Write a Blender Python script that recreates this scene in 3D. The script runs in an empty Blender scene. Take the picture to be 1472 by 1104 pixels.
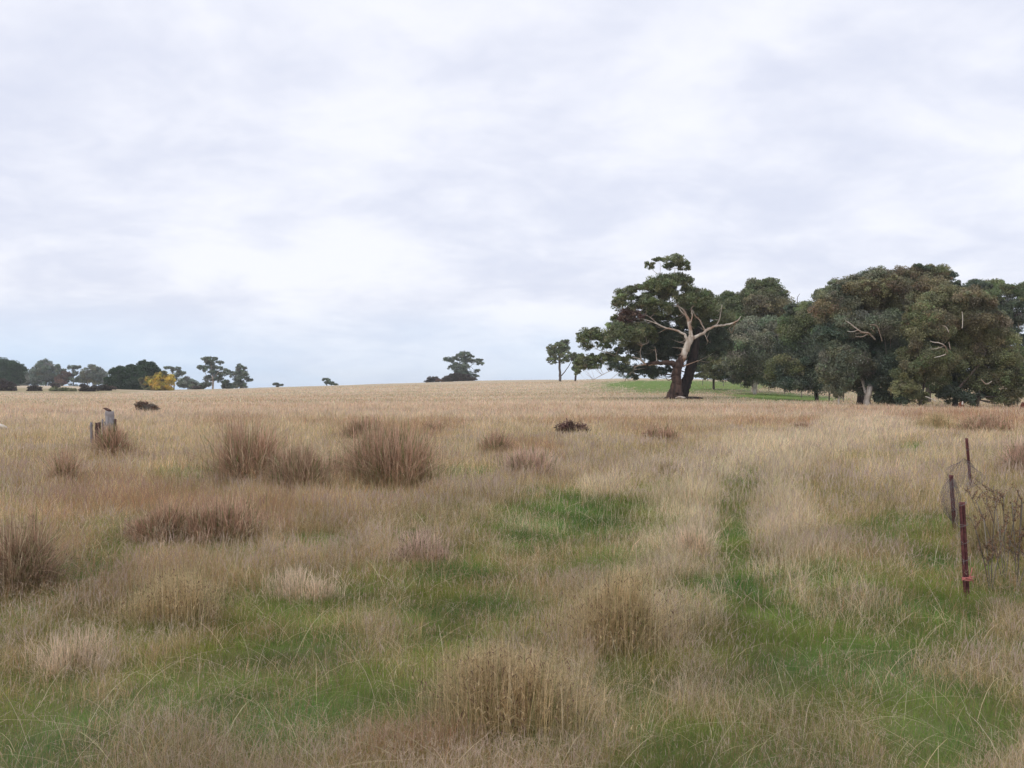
import bpy, math, random
import numpy as np

# ------------------------------------------------------------------ camera, world, sun, exposure
SC = bpy.context.scene
COL = SC.collection
RNG = np.random.default_rng(7)
EYE = 1.75                      # eye height
F = 1450.0                      # focal length in photo pixels (photo is 1472 wide)
HY = 562.0                      # photo row of the level line

cam_d = bpy.data.cameras.new('camera')
cam = bpy.data.objects.new('camera', cam_d)
COL.objects.link(cam)
SC.camera = cam
cam_d.sensor_width = 36.0
cam_d.lens = 36.0 * F / 1472.0
cam_d.shift_y = (HY - 552.0) / 1472.0
cam_d.clip_start = 0.05
cam_d.clip_end = 9000
cam.rotation_euler = (math.radians(90), 0, 0)
cam.location = (0, 0, EYE)

SUN_EL, SUN_AZ = math.radians(48), math.radians(-128)    # high, behind the left shoulder (azimuth from +Y)
w = bpy.data.worlds.new("World")
SC.world = w
w.use_nodes = True
nt = w.node_tree
nt.nodes.clear()
N_ = nt.nodes.new
L_ = nt.links.new


def mnode(tree, op, a, b=None, c=None, clamp=False):
    n = tree.nodes.new('ShaderNodeMath'); n.operation = op; n.use_clamp = clamp
    for i, v in enumerate((a, b, c)):
        if v is None: continue
        if isinstance(v, (int, float)): n.inputs[i].default_value = v
        else: tree.links.new(v, n.inputs[i])
    return n.outputs[0]


def maprange(tree, v, a, b, c, d, kind='SMOOTHSTEP'):
    n = tree.nodes.new('ShaderNodeMapRange'); n.interpolation_type = kind
    tree.links.new(v, n.inputs[0])
    for i, x in enumerate((a, b, c, d)): n.inputs[i + 1].default_value = x
    return n.outputs[0]


def mixcol(tree, f, a, b):
    n = tree.nodes.new('ShaderNodeMix'); n.data_type = 'RGBA'
    if isinstance(f, (int, float)): n.inputs[0].default_value = f
    else: tree.links.new(f, n.inputs[0])
    for i, v in ((6, a), (7, b)):
        if isinstance(v, tuple): n.inputs[i].default_value = (*v, 1)
        else: tree.links.new(v, n.inputs[i])
    return n.outputs[2]


def build_sky():
    sky = N_('ShaderNodeTexSky'); sky.sky_type = 'NISHITA'; sky.sun_disc = False
    sky.sun_elevation = SUN_EL; sky.sun_rotation = SUN_AZ
    sky.air_density = 1.0; sky.dust_density = 0.8
    bg1 = N_('ShaderNodeBackground'); bg1.inputs[1].default_value = 0.10
    L_(sky.outputs[0], bg1.inputs[0])
    tc = N_('ShaderNodeTexCoord')
    sep = N_('ShaderNodeSeparateXYZ'); L_(tc.outputs['Generated'], sep.inputs[0])
    z = mnode(nt, 'MAXIMUM', sep.outputs[2], 0.0)
    zz = mnode(nt, 'ADD', z, 0.26)
    px = mnode(nt, 'DIVIDE', sep.outputs[0], zz)
    py = mnode(nt, 'DIVIDE', sep.outputs[1], zz)
    cmb = N_('ShaderNodeCombineXYZ')
    L_(px, cmb.inputs[0]); L_(py, cmb.inputs[1]); cmb.inputs[2].default_value = 3.1

    def noise(scale, detail, rough, dist=0.0, off=0.0):
        mp = N_('ShaderNodeMapping'); L_(cmb.outputs[0], mp.inputs[0]); mp.inputs[1].default_value = (off, off * .7, off * .3)
        n = N_('ShaderNodeTexNoise'); n.inputs['Scale'].default_value = scale; n.inputs['Detail'].default_value = detail
        n.inputs['Roughness'].default_value = rough; n.inputs['Distortion'].default_value = dist
        L_(mp.outputs[0], n.inputs['Vector']); return n.outputs[0]
    n1 = noise(3.1, 6, 0.50, 0.4, 4.0)
    n2 = noise(1.1, 3, 0.5, 0.4, 9.0)
    n3 = noise(11.0, 4, 0.55, 0.3, 1.0)
    s = mnode(nt, 'MULTIPLY_ADD', n1, 0.50, mnode(nt, 'MULTIPLY_ADD', n2, 0.36, mnode(nt, 'MULTIPLY', n3, 0.14)))
    t = maprange(nt, s, 0.38, 0.63, 0.0, 1.0)
    dark = (0.69, 0.72, 0.845)
    light = (0.885, 0.895, 0.965)
    c = mixcol(nt, t, dark, light)
    # thin pale blue near the horizon under the cloud deck
    low = maprange(nt, sep.outputs[2], 0.004, 0.10, 1.0, 0.0)
    lowm = mnode(nt, 'MULTIPLY', low, maprange(nt, n2, 0.35, 0.62, 1.0, 0.5))
    c2 = mixcol(nt, lowm, c, (0.60, 0.76, 0.97))
    # a brighter zenith outside the view: thinner cloud
    hi = maprange(nt, sep.outputs[2], 0.30, 0.9, 0.0, 1.0)
    c3 = mixcol(nt, hi, c2, (0.90, 0.92, 0.98))
    bg2 = N_('ShaderNodeBackground'); bg2.inputs[1].default_value = 1.0
    L_(c3, bg2.inputs[0])
    mx = N_('ShaderNodeMixShader'); mx.inputs[0].default_value = 0.92
    L_(bg1.outputs[0], mx.inputs[1]); L_(bg2.outputs[0], mx.inputs[2])
    out = N_('ShaderNodeOutputWorld'); L_(mx.outputs[0], out.inputs[0])


build_sky()
sun_d = bpy.data.lights.new('sun', 'SUN')
sun_d.energy = 1.1
sun_d.angle = math.radians(14)
sun_d.color = (1.0, 0.955, 0.89)
sun = bpy.data.objects.new('sun', sun_d)
COL.objects.link(sun)
from mathutils import Vector
sd = Vector((math.sin(SUN_AZ) * math.cos(SUN_EL), math.cos(SUN_AZ) * math.cos(SUN_EL), math.sin(SUN_EL)))
sun.rotation_euler = sd.to_track_quat('Z', 'Y').to_euler()
sun.location = (0, 0, 60)

SC.view_settings.view_transform = 'Standard'
SC.view_settings.look = 'None'
SC.view_settings.exposure = 0.20
SC.view_settings.gamma = 1.0
SC.render.engine = 'CYCLES'
SC.cycles.use_denoising = True
SC.cycles.max_bounces = 6
SC.cycles.diffuse_bounces = 3
SC.cycles.transmission_bounces = 4
SC.cycles.volume_bounces = 0
SC.cycles.filter_width = 1.5


# ------------------------------------------------------------------ small maths
def smooth(a, b, x):
    t = np.clip((x - a) / (b - a), 0, 1)
    return t * t * (3 - 2 * t)


_perm = np.random.default_rng(3).random((256, 256))


def vnoise(x, y):
    xi = np.floor(x).astype(int); yi = np.floor(y).astype(int)
    fx = x - xi; fy = y - yi
    fx = fx * fx * (3 - 2 * fx); fy = fy * fy * (3 - 2 * fy)
    a = _perm[xi & 255, yi & 255]; b = _perm[(xi + 1) & 255, yi & 255]
    c = _perm[xi & 255, (yi + 1) & 255]; d = _perm[(xi + 1) & 255, (yi + 1) & 255]
    return (a * (1 - fx) + b * fx) * (1 - fy) + (c * (1 - fx) + d * fx) * fy


def fbm(x, y, scale, oct=4, seed=0.0):
    x = np.asarray(x, float) / scale + 17.3 + seed * 3.7
    y = np.asarray(y, float) / scale + 5.1 + seed * 9.1
    s = 0; a = 0.5; tot = 0
    for k in range(oct):
        s = s + a * vnoise(x, y); tot += a
        x = x * 2.03 + 11.7; y = y * 2.03 + 3.9; a *= 0.5
    return s / tot


# ------------------------------------------------------------------ terrain height
RK = np.array([0, 60, 126, 200, 300, 450, 700, 1500, 6000], float)
_cols = {   # photo column: rows at which the ground lies at 126, 200, 300, 450 m
    -400: (581, 572, 568, 560, 555), 0: (604, 580, 571.5, 568, 556), 150: (604, 580, 571, 567.5, 557.5), 250: (604, 579, 571, 565, 561),
    400: (603, 577, 567, 560, 556.5), 560: (603, 576, 564, 556, 551.5), 700: (603, 576, 562, 552, 546.5),
    850: (602, 576, 560, 549.5, 545), 960: (602, 577, 557, 547, 543.5), 1090: (602, 578, 560, 551, 547.5),
    1200: (603, 580, 570, 560, 550), 1350: (604, 581, 569, 555, 545), 1460: (604, 581, 565, 546, 537),
    1900: (604, 581, 565, 546, 538)}
_cols[-400] = (604, 580, 571.5, 568, 556)
_ck = np.array(sorted(_cols))
_tab = []
for c in _ck:
    ys = _cols[c]
    zz = [0.0] + [EYE + (HY - y) * r / F for r, y in zip((60, 126, 200, 300, 450), ys)]
    z450 = zz[-1]
    z700 = EYE + (HY - 555.0) * 700 / F if c <= 150 else z450 - 2.5
    zz += [z700, z450 - 18, z450 - 60]
    _tab.append(zz)
_tab = np.array(_tab)
_pg = np.linspace(-400, 1900, 116)
_rg = np.concatenate([np.linspace(0, 700, 176), np.linspace(710, 6000, 60)])
_T = np.array([[0.0] * len(_rg)] * len(_pg))
_cr = np.array([np.interp(_rg, RK, row) for row in _tab])          # cols x r
for j in range(len(_rg)):
    _T[:, j] = np.interp(_pg, _ck, _cr[:, j])
for _ in range(3):                                                 # soften the kinks
    k = np.array([1, 2, 3, 2, 1.0]); k /= k.sum()
    P_ = np.pad(_T, ((2, 2), (0, 0)), 'edge'); _T = sum(k[i] * P_[i:i + len(_pg)] for i in range(5))
    S_ = _T[:, :176]; P_ = np.pad(S_, ((0, 0), (2, 2)), 'reflect', reflect_type='odd')
    _T[:, :176] = sum(k[i] * P_[:, i:i + 176] for i in range(5))


def H(x, y):
    x = np.asarray(x, float); y = np.asarray(y, float)
    r = np.hypot(x, y) + 1e-6
    az = np.arctan2(x, y)
    p = 736 + F * np.tan(np.clip(az, -0.8, 0.67))
    pi = np.clip((p + 400) / 20.0, 0, len(_pg) - 1.001)
    i0 = pi.astype(int); fi = pi - i0
    rj = np.where(r < 700, r / 4.0, 175 + np.clip((r - 700) / ((6000 - 710) / 59.0 + 0.0), 0, 59.99))
    rj = np.interp(r, _rg, np.arange(len(_rg)))
    rj = np.clip(rj, 0, len(_rg) - 1.001)
    j0 = rj.astype(int); fj = rj - j0
    z = ((_T[i0, j0] * (1 - fi) + _T[i0 + 1, j0] * fi) * (1 - fj) + (_T[i0, j0 + 1] * (1 - fi) + _T[i0 + 1, j0 + 1] * fi) * fj)
    z = z * smooth(2.6, 1.4, np.abs(az))
    z = z + (fbm(x, y, 3.0, 3, 1) - 0.5) * 0.16 * smooth(1.0, 6, r) + (fbm(x, y, 22.0, 2, 2) - 0.5) * 0.5 * smooth(25, 120, r) * smooth(900, 300, r)
    return z


def Hs(x, y):
    return float(H(np.array([x]), np.array([y]))[0])


_Z0 = Hs(0.0, 0.0)
cam.location.z = EYE + _Z0


_atc = {}


def at(px, py):
    if (px, py) not in _atc: _atc[(px, py)] = _at(px, py)
    return _atc[(px, py)]


def _at(px, py):
    """ground point seen at photo pixel (px, py)"""
    t = (px - 736) / F
    Y = np.exp(np.linspace(math.log(2.5), math.log(900), 4000))
    g = H(t * Y, Y)
    z = EYE + (HY - py) / F * Y
    k = np.argmax(z < g)
    Y0 = Y[k] if z[k] < g[k] else 450.0
    return t * Y0, Y0


def atd(px, d):
    return (px - 736) / F * d, d


# ------------------------------------------------------------------ materials
def new_mat(name):
    m = bpy.data.materials.new(name); m.use_nodes = True
    m.node_tree.nodes.clear(); return m, m.node_tree


def leafy(name, rough=0.55, trans=0.3, spec=0.25, var=0.25, scale=3.0):
    m, t = new_mat(name)
    a = t.nodes.new('ShaderNodeAttribute'); a.attribute_name = 'tint'
    tc = t.nodes.new('ShaderNodeTexCoord')
    n = t.nodes.new('ShaderNodeTexNoise'); n.inputs['Scale'].default_value = scale; n.inputs['Detail'].default_value = 3
    t.links.new(tc.outputs['Object'], n.inputs['Vector'])
    f = maprange(t, n.outputs[0], 0.3, 0.7, 1 - var, 1 + var)
    mu = t.nodes.new('ShaderNodeVectorMath'); mu.operation = 'SCALE'
    t.links.new(a.outputs['Color'], mu.inputs[0]); t.links.new(f, mu.inputs['Scale'])
    p = t.nodes.new('ShaderNodeBsdfPrincipled'); p.inputs['Roughness'].default_value = rough
    p.inputs['Specular IOR Level'].default_value = spec
    t.links.new(mu.outputs[0], p.inputs['Base Color'])
    o = t.nodes.new('ShaderNodeOutputMaterial')
    if trans > 0:
        tr = t.nodes.new('ShaderNodeBsdfTranslucent'); t.links.new(mu.outputs[0], tr.inputs[0])
        mx = t.nodes.new('ShaderNodeMixShader'); mx.inputs[0].default_value = trans
        t.links.new(p.outputs[0], mx.inputs[1]); t.links.new(tr.outputs[0], mx.inputs[2])
        t.links.new(mx.outputs[0], o.inputs[0])
    else:
        t.links.new(p.outputs[0], o.inputs[0])
    return m


M_GRASS = leafy('grass_blades', 0.75, 0.50, 0.1, 0.16, 1.1)
M_LEAF = leafy('eucalypt_leaves', 0.5, 0.18, 0.3, 0.22, 0.45)
M_TWIG = leafy('dry_twigs', 0.8, 0.0, 0.1, 0.2, 6.0)


def bark(name, c1, c2, c3=None, scale=2.0, stretch=0.18, bump=0.5):
    m, t = new_mat(name)
    tc = t.nodes.new('ShaderNodeTexCoord')
    mp = t.nodes.new('ShaderNodeMapping'); mp.inputs['Scale'].default_value = (1, 1, stretch)
    t.links.new(tc.outputs['Object'], mp.inputs[0])
    n = t.nodes.new('ShaderNodeTexNoise'); n.inputs['Scale'].default_value = scale; n.inputs['Detail'].default_value = 7
    n.inputs['Roughness'].default_value = 0.62
    t.links.new(mp.outputs[0], n.inputs['Vector'])
    n2 = t.nodes.new('ShaderNodeTexNoise'); n2.inputs['Scale'].default_value = scale * 0.35; n2.inputs['Detail'].default_value = 3
    t.links.new(tc.outputs['Object'], n2.inputs['Vector'])
    f = maprange(t, n.outputs[0], 0.35, 0.65, 0, 1)
    c = mixcol(t, f, c1, c2)
    if c3: c = mixcol(t, maprange(t, n2.outputs[0], 0.48, 0.60, 0, 1), c, c3)
    p = t.nodes.new('ShaderNodeBsdfPrincipled'); p.inputs['Roughness'].default_value = 0.85
    p.inputs['Specular IOR Level'].default_value = 0.2
    t.links.new(c, p.inputs['Base Color'])
    b = t.nodes.new('ShaderNodeBump'); b.inputs['Strength'].default_value = bump; b.inputs['Distance'].default_value = 0.05
    t.links.new(n.outputs[0], b.inputs['Height']); t.links.new(b.outputs[0], p.inputs['Normal'])
    o = t.nodes.new('ShaderNodeOutputMaterial'); t.links.new(p.outputs[0], o.inputs[0])
    return m


B_RED = bark('red_brown_bark', (0.030, 0.020, 0.017), (0.105, 0.064, 0.049), (0.06, 0.037, 0.030), 2.2)
B_PALE = bark('pale_limb_bark', (0.36, 0.29, 0.235), (0.62, 0.56, 0.49), (0.34, 0.23, 0.17), 1.6)
B_CHAR = bark('charred_bark', (0.012, 0.010, 0.010), (0.045, 0.032, 0.028), None, 3.0)
B_DARK = bark('dark_grey_bark', (0.05, 0.04, 0.035), (0.13, 0.10, 0.085), (0.09, 0.075, 0.06), 2.2)
B_WHITE = bark('white_gum_bark', (0.42, 0.36, 0.31), (0.66, 0.61, 0.55), (0.33, 0.25, 0.20), 1.6)
B_WOOD = bark('weathered_grey_wood', (0.20, 0.18, 0.185), (0.38, 0.36, 0.38), (0.26, 0.23, 0.23), 9.0, 0.08, 0.6)
B_WOODBROWN = bark('brown_rotten_wood', (0.07, 0.04, 0.035), (0.17, 0.10, 0.085), None, 9.0, 0.15, 0.6)
B_STUMP = bark('red_stump_wood', (0.09, 0.03, 0.02), (0.20, 0.075, 0.045), None, 6.0, 0.3, 0.6)
B_POST = bark('far_post_wood', (0.10, 0.085, 0.07), (0.26, 0.23, 0.19), None, 8.0)


def picket_mat():
    m, t = new_mat('painted_steel')
    tc = t.nodes.new('ShaderNodeTexCoord')
    n = t.nodes.new('ShaderNodeTexNoise'); n.inputs['Scale'].default_value = 14; n.inputs['Detail'].default_value = 8
    n.inputs['Roughness'].default_value = 0.7
    t.links.new(tc.outputs['Object'], n.inputs['Vector'])
    c = mixcol(t, maprange(t, n.outputs[0], 0.42, 0.6, 0, 1), (0.075, 0.020, 0.024), (0.16, 0.055, 0.050))
    p = t.nodes.new('ShaderNodeBsdfPrincipled'); p.inputs['Roughness'].default_value = 0.65
    p.inputs['Specular IOR Level'].default_value = 0.35
    t.links.new(c, p.inputs['Base Color'])
    b = t.nodes.new('ShaderNodeBump'); b.inputs['Strength'].default_value = 0.3; b.inputs['Distance'].default_value = 0.01
    t.links.new(n.outputs[0], b.inputs['Height']); t.links.new(b.outputs[0], p.inputs['Normal'])
    o = t.nodes.new('ShaderNodeOutputMaterial'); t.links.new(p.outputs[0], o.inputs[0])
    return m


def plain(name, c, rough=0.6, metal=0.0):
    m, t = new_mat(name)
    tc = t.nodes.new('ShaderNodeTexCoord')
    n = t.nodes.new('ShaderNodeTexNoise'); n.inputs['Scale'].default_value = 20; n.inputs['Detail'].default_value = 4
    t.links.new(tc.outputs['Object'], n.inputs['Vector'])
    cc = mixcol(t, n.outputs[0], tuple(x * .7 for x in c), tuple(min(1, x * 1.25) for x in c))
    p = t.nodes.new('ShaderNodeBsdfPrincipled'); p.inputs['Roughness'].default_value = rough; p.inputs['Metallic'].default_value = metal
    t.links.new(cc, p.inputs['Base Color'])
    o = t.nodes.new('ShaderNodeOutputMaterial'); t.links.new(p.outputs[0], o.inputs[0])
    return m


M_PICKET = picket_mat()
M_WIRE = plain('rusty_grey_wire', (0.20, 0.17, 0.165), 0.6, 0.2)
M_PINK = plain('pink_twine', (0.50, 0.16, 0.14), 0.6)


# ------------------------------------------------------------------ mesh helpers
def make_mesh(name, V, Q, tint=None, mat=None, parent=None, loc=None, smooth_shade=False):
    """V (n,3) vertices; Q (m,4) or (m,3) faces; tint (m,3) colour per face"""
    V = np.asarray(V, np.float32); Q = np.asarray(Q, np.int32)
    if loc is not None: V = V - np.asarray(loc, np.float32)
    me = bpy.data.meshes.new(name)
    k = Q.shape[1]
    me.vertices.add(len(V)); me.vertices.foreach_set('co', V.ravel())
    me.loops.add(Q.size); me.loops.foreach_set('vertex_index', Q.ravel())
    me.polygons.add(len(Q)); me.polygons.foreach_set('loop_start', np.arange(0, Q.size, k, dtype=np.int32))
    if smooth_shade: me.polygons.foreach_set('use_smooth', np.ones(len(Q), bool))
    if tint is not None:
        a = me.attributes.new('tint', 'FLOAT_VECTOR', 'FACE')
        a.data.foreach_set('vector', np.asarray(tint, np.float32).ravel())
    me.update(calc_edges=True)
    if mat: me.materials.append(mat)
    o = bpy.data.objects.new(name, me); COL.objects.link(o)
    if parent is not None: o.parent = parent
    elif loc is not None: o.location = loc
    return o


def tag(o, label=None, cat=None, group=None, kind=None):
    if label: o['label'] = label
    if cat: o['category'] = cat
    if group: o['group'] = group
    if kind: o['kind'] = kind
    return o


def empty(name, loc):
    o = bpy.data.objects.new(name, None); COL.objects.link(o); o.location = loc
    o.empty_display_size = 0.3
    return o


def ribbons(P, h, w, ld, lean, face, prof, bend=1.8, wob=0.0, rng=RNG):
    """thin curved blades. P (n,3); returns V, Q with K quads per blade"""
    n = len(P); K = len(prof) - 1
    s = np.linspace(0, 1, K + 1)[None, :]
    out = (h * lean)[:, None] * s ** bend
    z = h[:, None] * s * (1 - 0.45 * np.minimum(lean, 1.3)[:, None] * s)
    if wob:
        out = out + wob * h[:, None] * np.sin(s * 5 + rng.random((n, 1)) * 6) * s
    X = P[:, 0:1] + np.cos(ld)[:, None] * out
    Y = P[:, 1:2] + np.sin(ld)[:, None] * out
    Z = P[:, 2:3] + z
    hw = 0.5 * w[:, None] * np.asarray(prof)[None, :]
    fx = np.cos(face)[:, None] * hw; fy = np.sin(face)[:, None] * hw
    A = np.stack([X - fx, Y - fy, Z], -1); B = np.stack([X + fx, Y + fy, Z], -1)
    V = np.stack([A, B], 2).reshape(-1, 3)                  # n, K+1, 2
    base = (np.arange(n) * 2 * (K + 1))[:, None] + (np.arange(K) * 2)[None, :]
    Q = np.stack([base, base + 1, base + 3, base + 2], -1).reshape(-1, 4)
    return V, Q


def join(parts):
    V = []; Q = []; T = []; o = 0
    for p in parts:
        V.append(p[0]); Q.append(p[1] + o); o += len(p[0])
        if len(p) > 2 and p[2] is not None: T.append(p[2])
    return np.concatenate(V), np.concatenate(Q), (np.concatenate(T) if T else None)


def tube(pts, rad, sides=8, rough=0.0, seed=0, cap=True):
    """tapered tube through pts (n,3) with radii"""
    pts = np.asarray(pts, float); rad = np.asarray(rad, float)
    n = len(pts)
    d = np.gradient(pts, axis=0); d /= np.linalg.norm(d, axis=1)[:, None] + 1e-9
    ref = np.array([0.31, 0.95, 0.05]); u = np.cross(d, ref); u /= np.linalg.norm(u, axis=1)[:, None] + 1e-9
    v = np.cross(d, u)
    a = np.linspace(0, 2 * math.pi, sides, endpoint=False)
    rg = np.random.default_rng(seed)
    rr = rad[:, None] * (1 + rough * (rg.random((1, sides)) - .5) + rough * 0.6 * (rg.random((n, sides)) - .5))
    V = pts[:, None, :] + rr[..., None] * (np.cos(a)[None, :, None] * u[:, None, :] + np.sin(a)[None, :, None] * v[:, None, :])
    V = V.reshape(-1, 3)
    i = np.arange(n - 1)[:, None] * sides; j = np.arange(sides)[None, :]; j2 = (j + 1) % sides
    Q = np.stack([i + j, i + j2, i + sides + j2, i + sides + j], -1).reshape(-1, 4)
    if cap:
        V = np.vstack([V, pts[-1:] + d[-1:] * rad[-1] * 0.3]); c = len(V) - 1
        b = (n - 1) * sides
        Q = np.vstack([Q, np.array([[b + k, b + (k + 1) % sides, c, c] for k in range(sides)])])
        Q[-sides:, 3] = Q[-sides:, 2]
        tri = Q[-sides:].copy(); Q = Q[:-sides]
        # close with quads by pairing triangles
        qs = [[b + k, b + (k + 1) % sides, b + (k + 2) % sides, c] for k in range(0, sides - 1, 2)]
        Q = np.vstack([Q, qs])
    return V, Q


def spline(pts, n=6):
    """Catmull-Rom through rows (x,y,z,r)"""
    p = np.asarray(pts, float)
    if len(p) < 3:
        t = np.linspace(0, 1, n + 1)[:, None]; return p[0] * (1 - t) + p[1] * t
    q = np.vstack([2 * p[0] - p[1], p, 2 * p[-1] - p[-2]])
    out = []
    for i in range(1, len(q) - 2):
        for t in np.linspace(0, 1, n, endpoint=False):
            out.append(0.5 * ((2 * q[i]) + (-q[i - 1] + q[i + 1]) * t + (2 * q[i - 1] - 5 * q[i] + 4 * q[i + 1] - q[i + 2]) * t * t + (-q[i - 1] + 3 * q[i] - 3 * q[i + 1] + q[i + 2]) * t ** 3))
    out.append(q[-2]); out = np.array(out); out[:, 3] = np.maximum(out[:, 3], 0.004)
    return out


# ------------------------------------------------------------------ what grows where
# (kind, column, row, half width px, half height px, strength) -> patches lying on the paddock
TRACKS = [[(1062, 960), (1062, 870), (1050, 800), (1048, 745), (1062, 700), (1105, 668), (1180, 643), (1270, 626), (1350, 615)],
          [(820, 760), (880, 735), (930, 710), (990, 686), (1050, 664), (1120, 644), (1200, 628), (1300, 612)]]
PATCH = [
    ('lush', 1350, 1065, 85, 55, 6), ('lush', 520, 1020, 70, 32, 4), ('lush', 1055, 800, 20, 40, 2.5), ('lush', 860, 752, 90, 22, 1.6), ('lush', 430, 960, 60, 30, 1.6), ('lush', 1200, 900, 70, 20, 1.8), ('rust', 600, 1088, 110, 26, 2.5), ('lush', 1340, 870, 40, 20, 1.5),
    ('green', 330, 880, 130, 24, 1.0), ('green', 230, 1000, 60, 50, 1.0), ('green', 430, 1060, 90, 40, 1.0), ('green', 60, 1000, 70, 40, .8), ('green', 620, 880, 70, 30, 1.0), ('green', 700, 830, 60, 16, 1.0),
    ('green', 1230, 1000, 70, 50, 1.0), ('green', 950, 1060, 50, 30, 0.8), ('green', 140, 830, 40, 14, .7), ('green', 1240, 850, 60, 16, .9), ('green', 760, 790, 60, 14, 1.0), ('green', 990, 850, 30, 20, .8),
    ('straw', 500, 800, 90, 18, 1.6), ('straw', 150, 930, 140, 24, 1.4), ('straw', 1200, 780, 120, 20, 1.4), ('straw', 1300, 720, 140, 24, 1.2), ('straw', 1150, 870, 80, 14, 1.0), ('pink', 760, 780, 40, 12, .8),
    ('pink', 700, 800, 50, 12, 1.2), ('straw', 1400, 980, 90, 40, 1.6), ('straw', 1000, 900, 60, 24, 1.2), ('straw', 560, 940, 40, 24, 1.0), ('straw', 300, 930, 60, 20, 1.0), ('pink', 150, 1040, 120, 40, .7),
    ('green', 860, 752, 130, 34, 1.5), ('green', 640, 826, 80, 30, 1.2), ('green', 455, 788, 45, 12, 1.3), ('green', 255, 785, 55, 16, 1.0),
    ('green', 480, 872, 90, 28, 1.2), ('green', 390, 925, 110, 40, 1.4), ('green', 520, 1020, 80, 40, 3.0), ('green', 330, 990, 110, 60, 1.3),
    ('green', 925, 975, 55, 38, 1.7), ('green', 1052, 775, 22, 42, 2.6), ('green', 1062, 850, 30, 45, 2.4), ('green', 1105, 905, 60, 32, 2.0),
    ('green', 1230, 915, 120, 38, 1.8), ('green', 1190, 832, 50, 20, 1.6), ('green', 1350, 1065, 90, 62, 4.0), ('green', 1150, 990, 120, 40, 1.2),
    ('green', 1345, 860, 70, 30, 1.2), ('green', 955, 712, 52, 7, 1.6), ('green', 265, 690, 60, 12, 0.7), ('green', 60, 1060, 110, 60, 1.0),
    ('green', 650, 960, 60, 60, 1.1), ('green', 800, 715, 60, 12, 0.6), ('green', 660, 690, 50, 12, 0.5), ('green', 1310, 645, 22, 7, 0.9),
    ('green', 1050, 690, 40, 14, 0.6), ('green', 1260, 760, 40, 22, 0.6), ('green', 540, 720, 60, 10, 0.6), ('green', 900, 870, 40, 30, 0.7),
    ('green', 1340, 800, 30, 40, 0.8), ('green', 160, 930, 60, 40, 0.5), ('green', 1420, 620, 25, 5, 0.8), ('green', 720, 1060, 60, 30, 0.5),
    ('pale', 1000, 740, 45, 50, 1.6), ('pale', 1090, 690, 26, 34, 2.0), ('pale', 1150, 645, 70, 10, 1.6), ('pale', 1270, 618, 90, 9, 1.8),
    ('pale', 450, 830, 60, 24, 0.8), ('pale', 1290, 700, 60, 26, 0.7), ('pale', 650, 700, 60, 14, 0.6), ('pale', 790, 690, 60, 14, 0.9),
    ('pale', 100, 605, 200, 12, 0.5), ('pale', 1300, 795, 60, 26, 0.5), ('pale', 840, 600, 400, 5, 0.9),
    ('pink', 600, 790, 70, 30, 1.0), ('pink', 420, 825, 90, 30, 1.0), ('pink', 250, 900, 130, 60, 0.8), ('pink', 1180, 770, 140, 30, 0.8),
    ('pink', 870, 690, 90, 16, 0.7), ('pink', 1000, 930, 70, 60, 0.8), ('pink', 1320, 950, 120, 60, 0.6), ('pink', 850, 1060, 160, 50, 0.8),
    ('pink', 1080, 1060, 120, 50, 0.6), ('pink', 540, 920, 60, 30, 0.5),
    ('rust', 300, 745, 110, 30, 1.6), ('rust', 160, 720, 90, 26, 1.1), ('rust', 60, 800, 100, 60, 1.0), ('rust', 560, 628, 80, 14, 1.2),
    ('rust', 1100, 612, 60, 6, 1.2), ('rust', 860, 612, 120, 6, 0.9), ('rust', 1390, 606, 90, 12, 2.6), ('rust', 760, 655, 50, 18, 1.4),
    ('rust', 630, 615, 40, 9, 0.7), ('rust', 330, 610, 60, 9, 0.6), ('rust', 1160, 612, 20, 6, 1.4), ('rust', 470, 615, 60, 8, 0.5),
    ('rust', 230, 860, 90, 40, 0.6), ('rust', 950, 625, 70, 8, 0.7), ('rust', 480, 575, 250, 4, 0.35),
    ('olive', 1440, 740, 60, 60, 0.9), ('olive', 960, 665, 60, 10, 1.3), ('olive', 850, 870, 90, 60, 0.7), ('olive', 700, 970, 80, 60, 0.8),
    ('olive', 1200, 700, 80, 30, 0.4), ('olive', 60, 660, 80, 12, 0.6), ('olive', 930, 700, 40, 8, 0.8),
]
# far patches given by distance: (kind, column, distance, half width px, log half depth, strength)
FAR = [('lush', 985, 235, 105, 0.30, 12.0), ('lush', 1130, 150, 72, 0.15, 12.0), ('dull', 1000, 190, 150, .25, 1.5), ('rust', 1060, 240, 60, .2, 1.2), ('lush', 1060, 260, 50, 0.25, 2.5),
       ('olive', 60, 335, 130, 0.10, 5.0), ('olive', 1330, 108, 140, 0.16, 1.4), ('dull', 1070, 175, 60, 0.10, 1.5),
       ('dull', 300, 200, 200, 0.06, .5), ('dull', 980, 128, 95, 0.04, 1.2), ('pale', 80, 450, 120, 0.18, 3.0), ('pale', 900, 98, 500, 0.10, 1.0),
       ('lush', 1290, 200, 60, .3, 1.5)]
KINDS = ['straw', 'green', 'pale', 'pink', 'rust', 'olive', 'lush', 'dull']
COLS = np.array([(0.72, 0.565, 0.335), (0.175, 0.265, 0.060), (0.80, 0.67, 0.465), (0.65, 0.505, 0.335), (0.50, 0.315, 0.18),
                 (0.33, 0.28, 0.12), (0.185, 0.29, 0.058), (0.25, 0.27, 0.12)])
HGT = np.array([0.26, 0.105, 0.28, 0.27, 0.30, 0.26, 0.09, 0.10])


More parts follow.
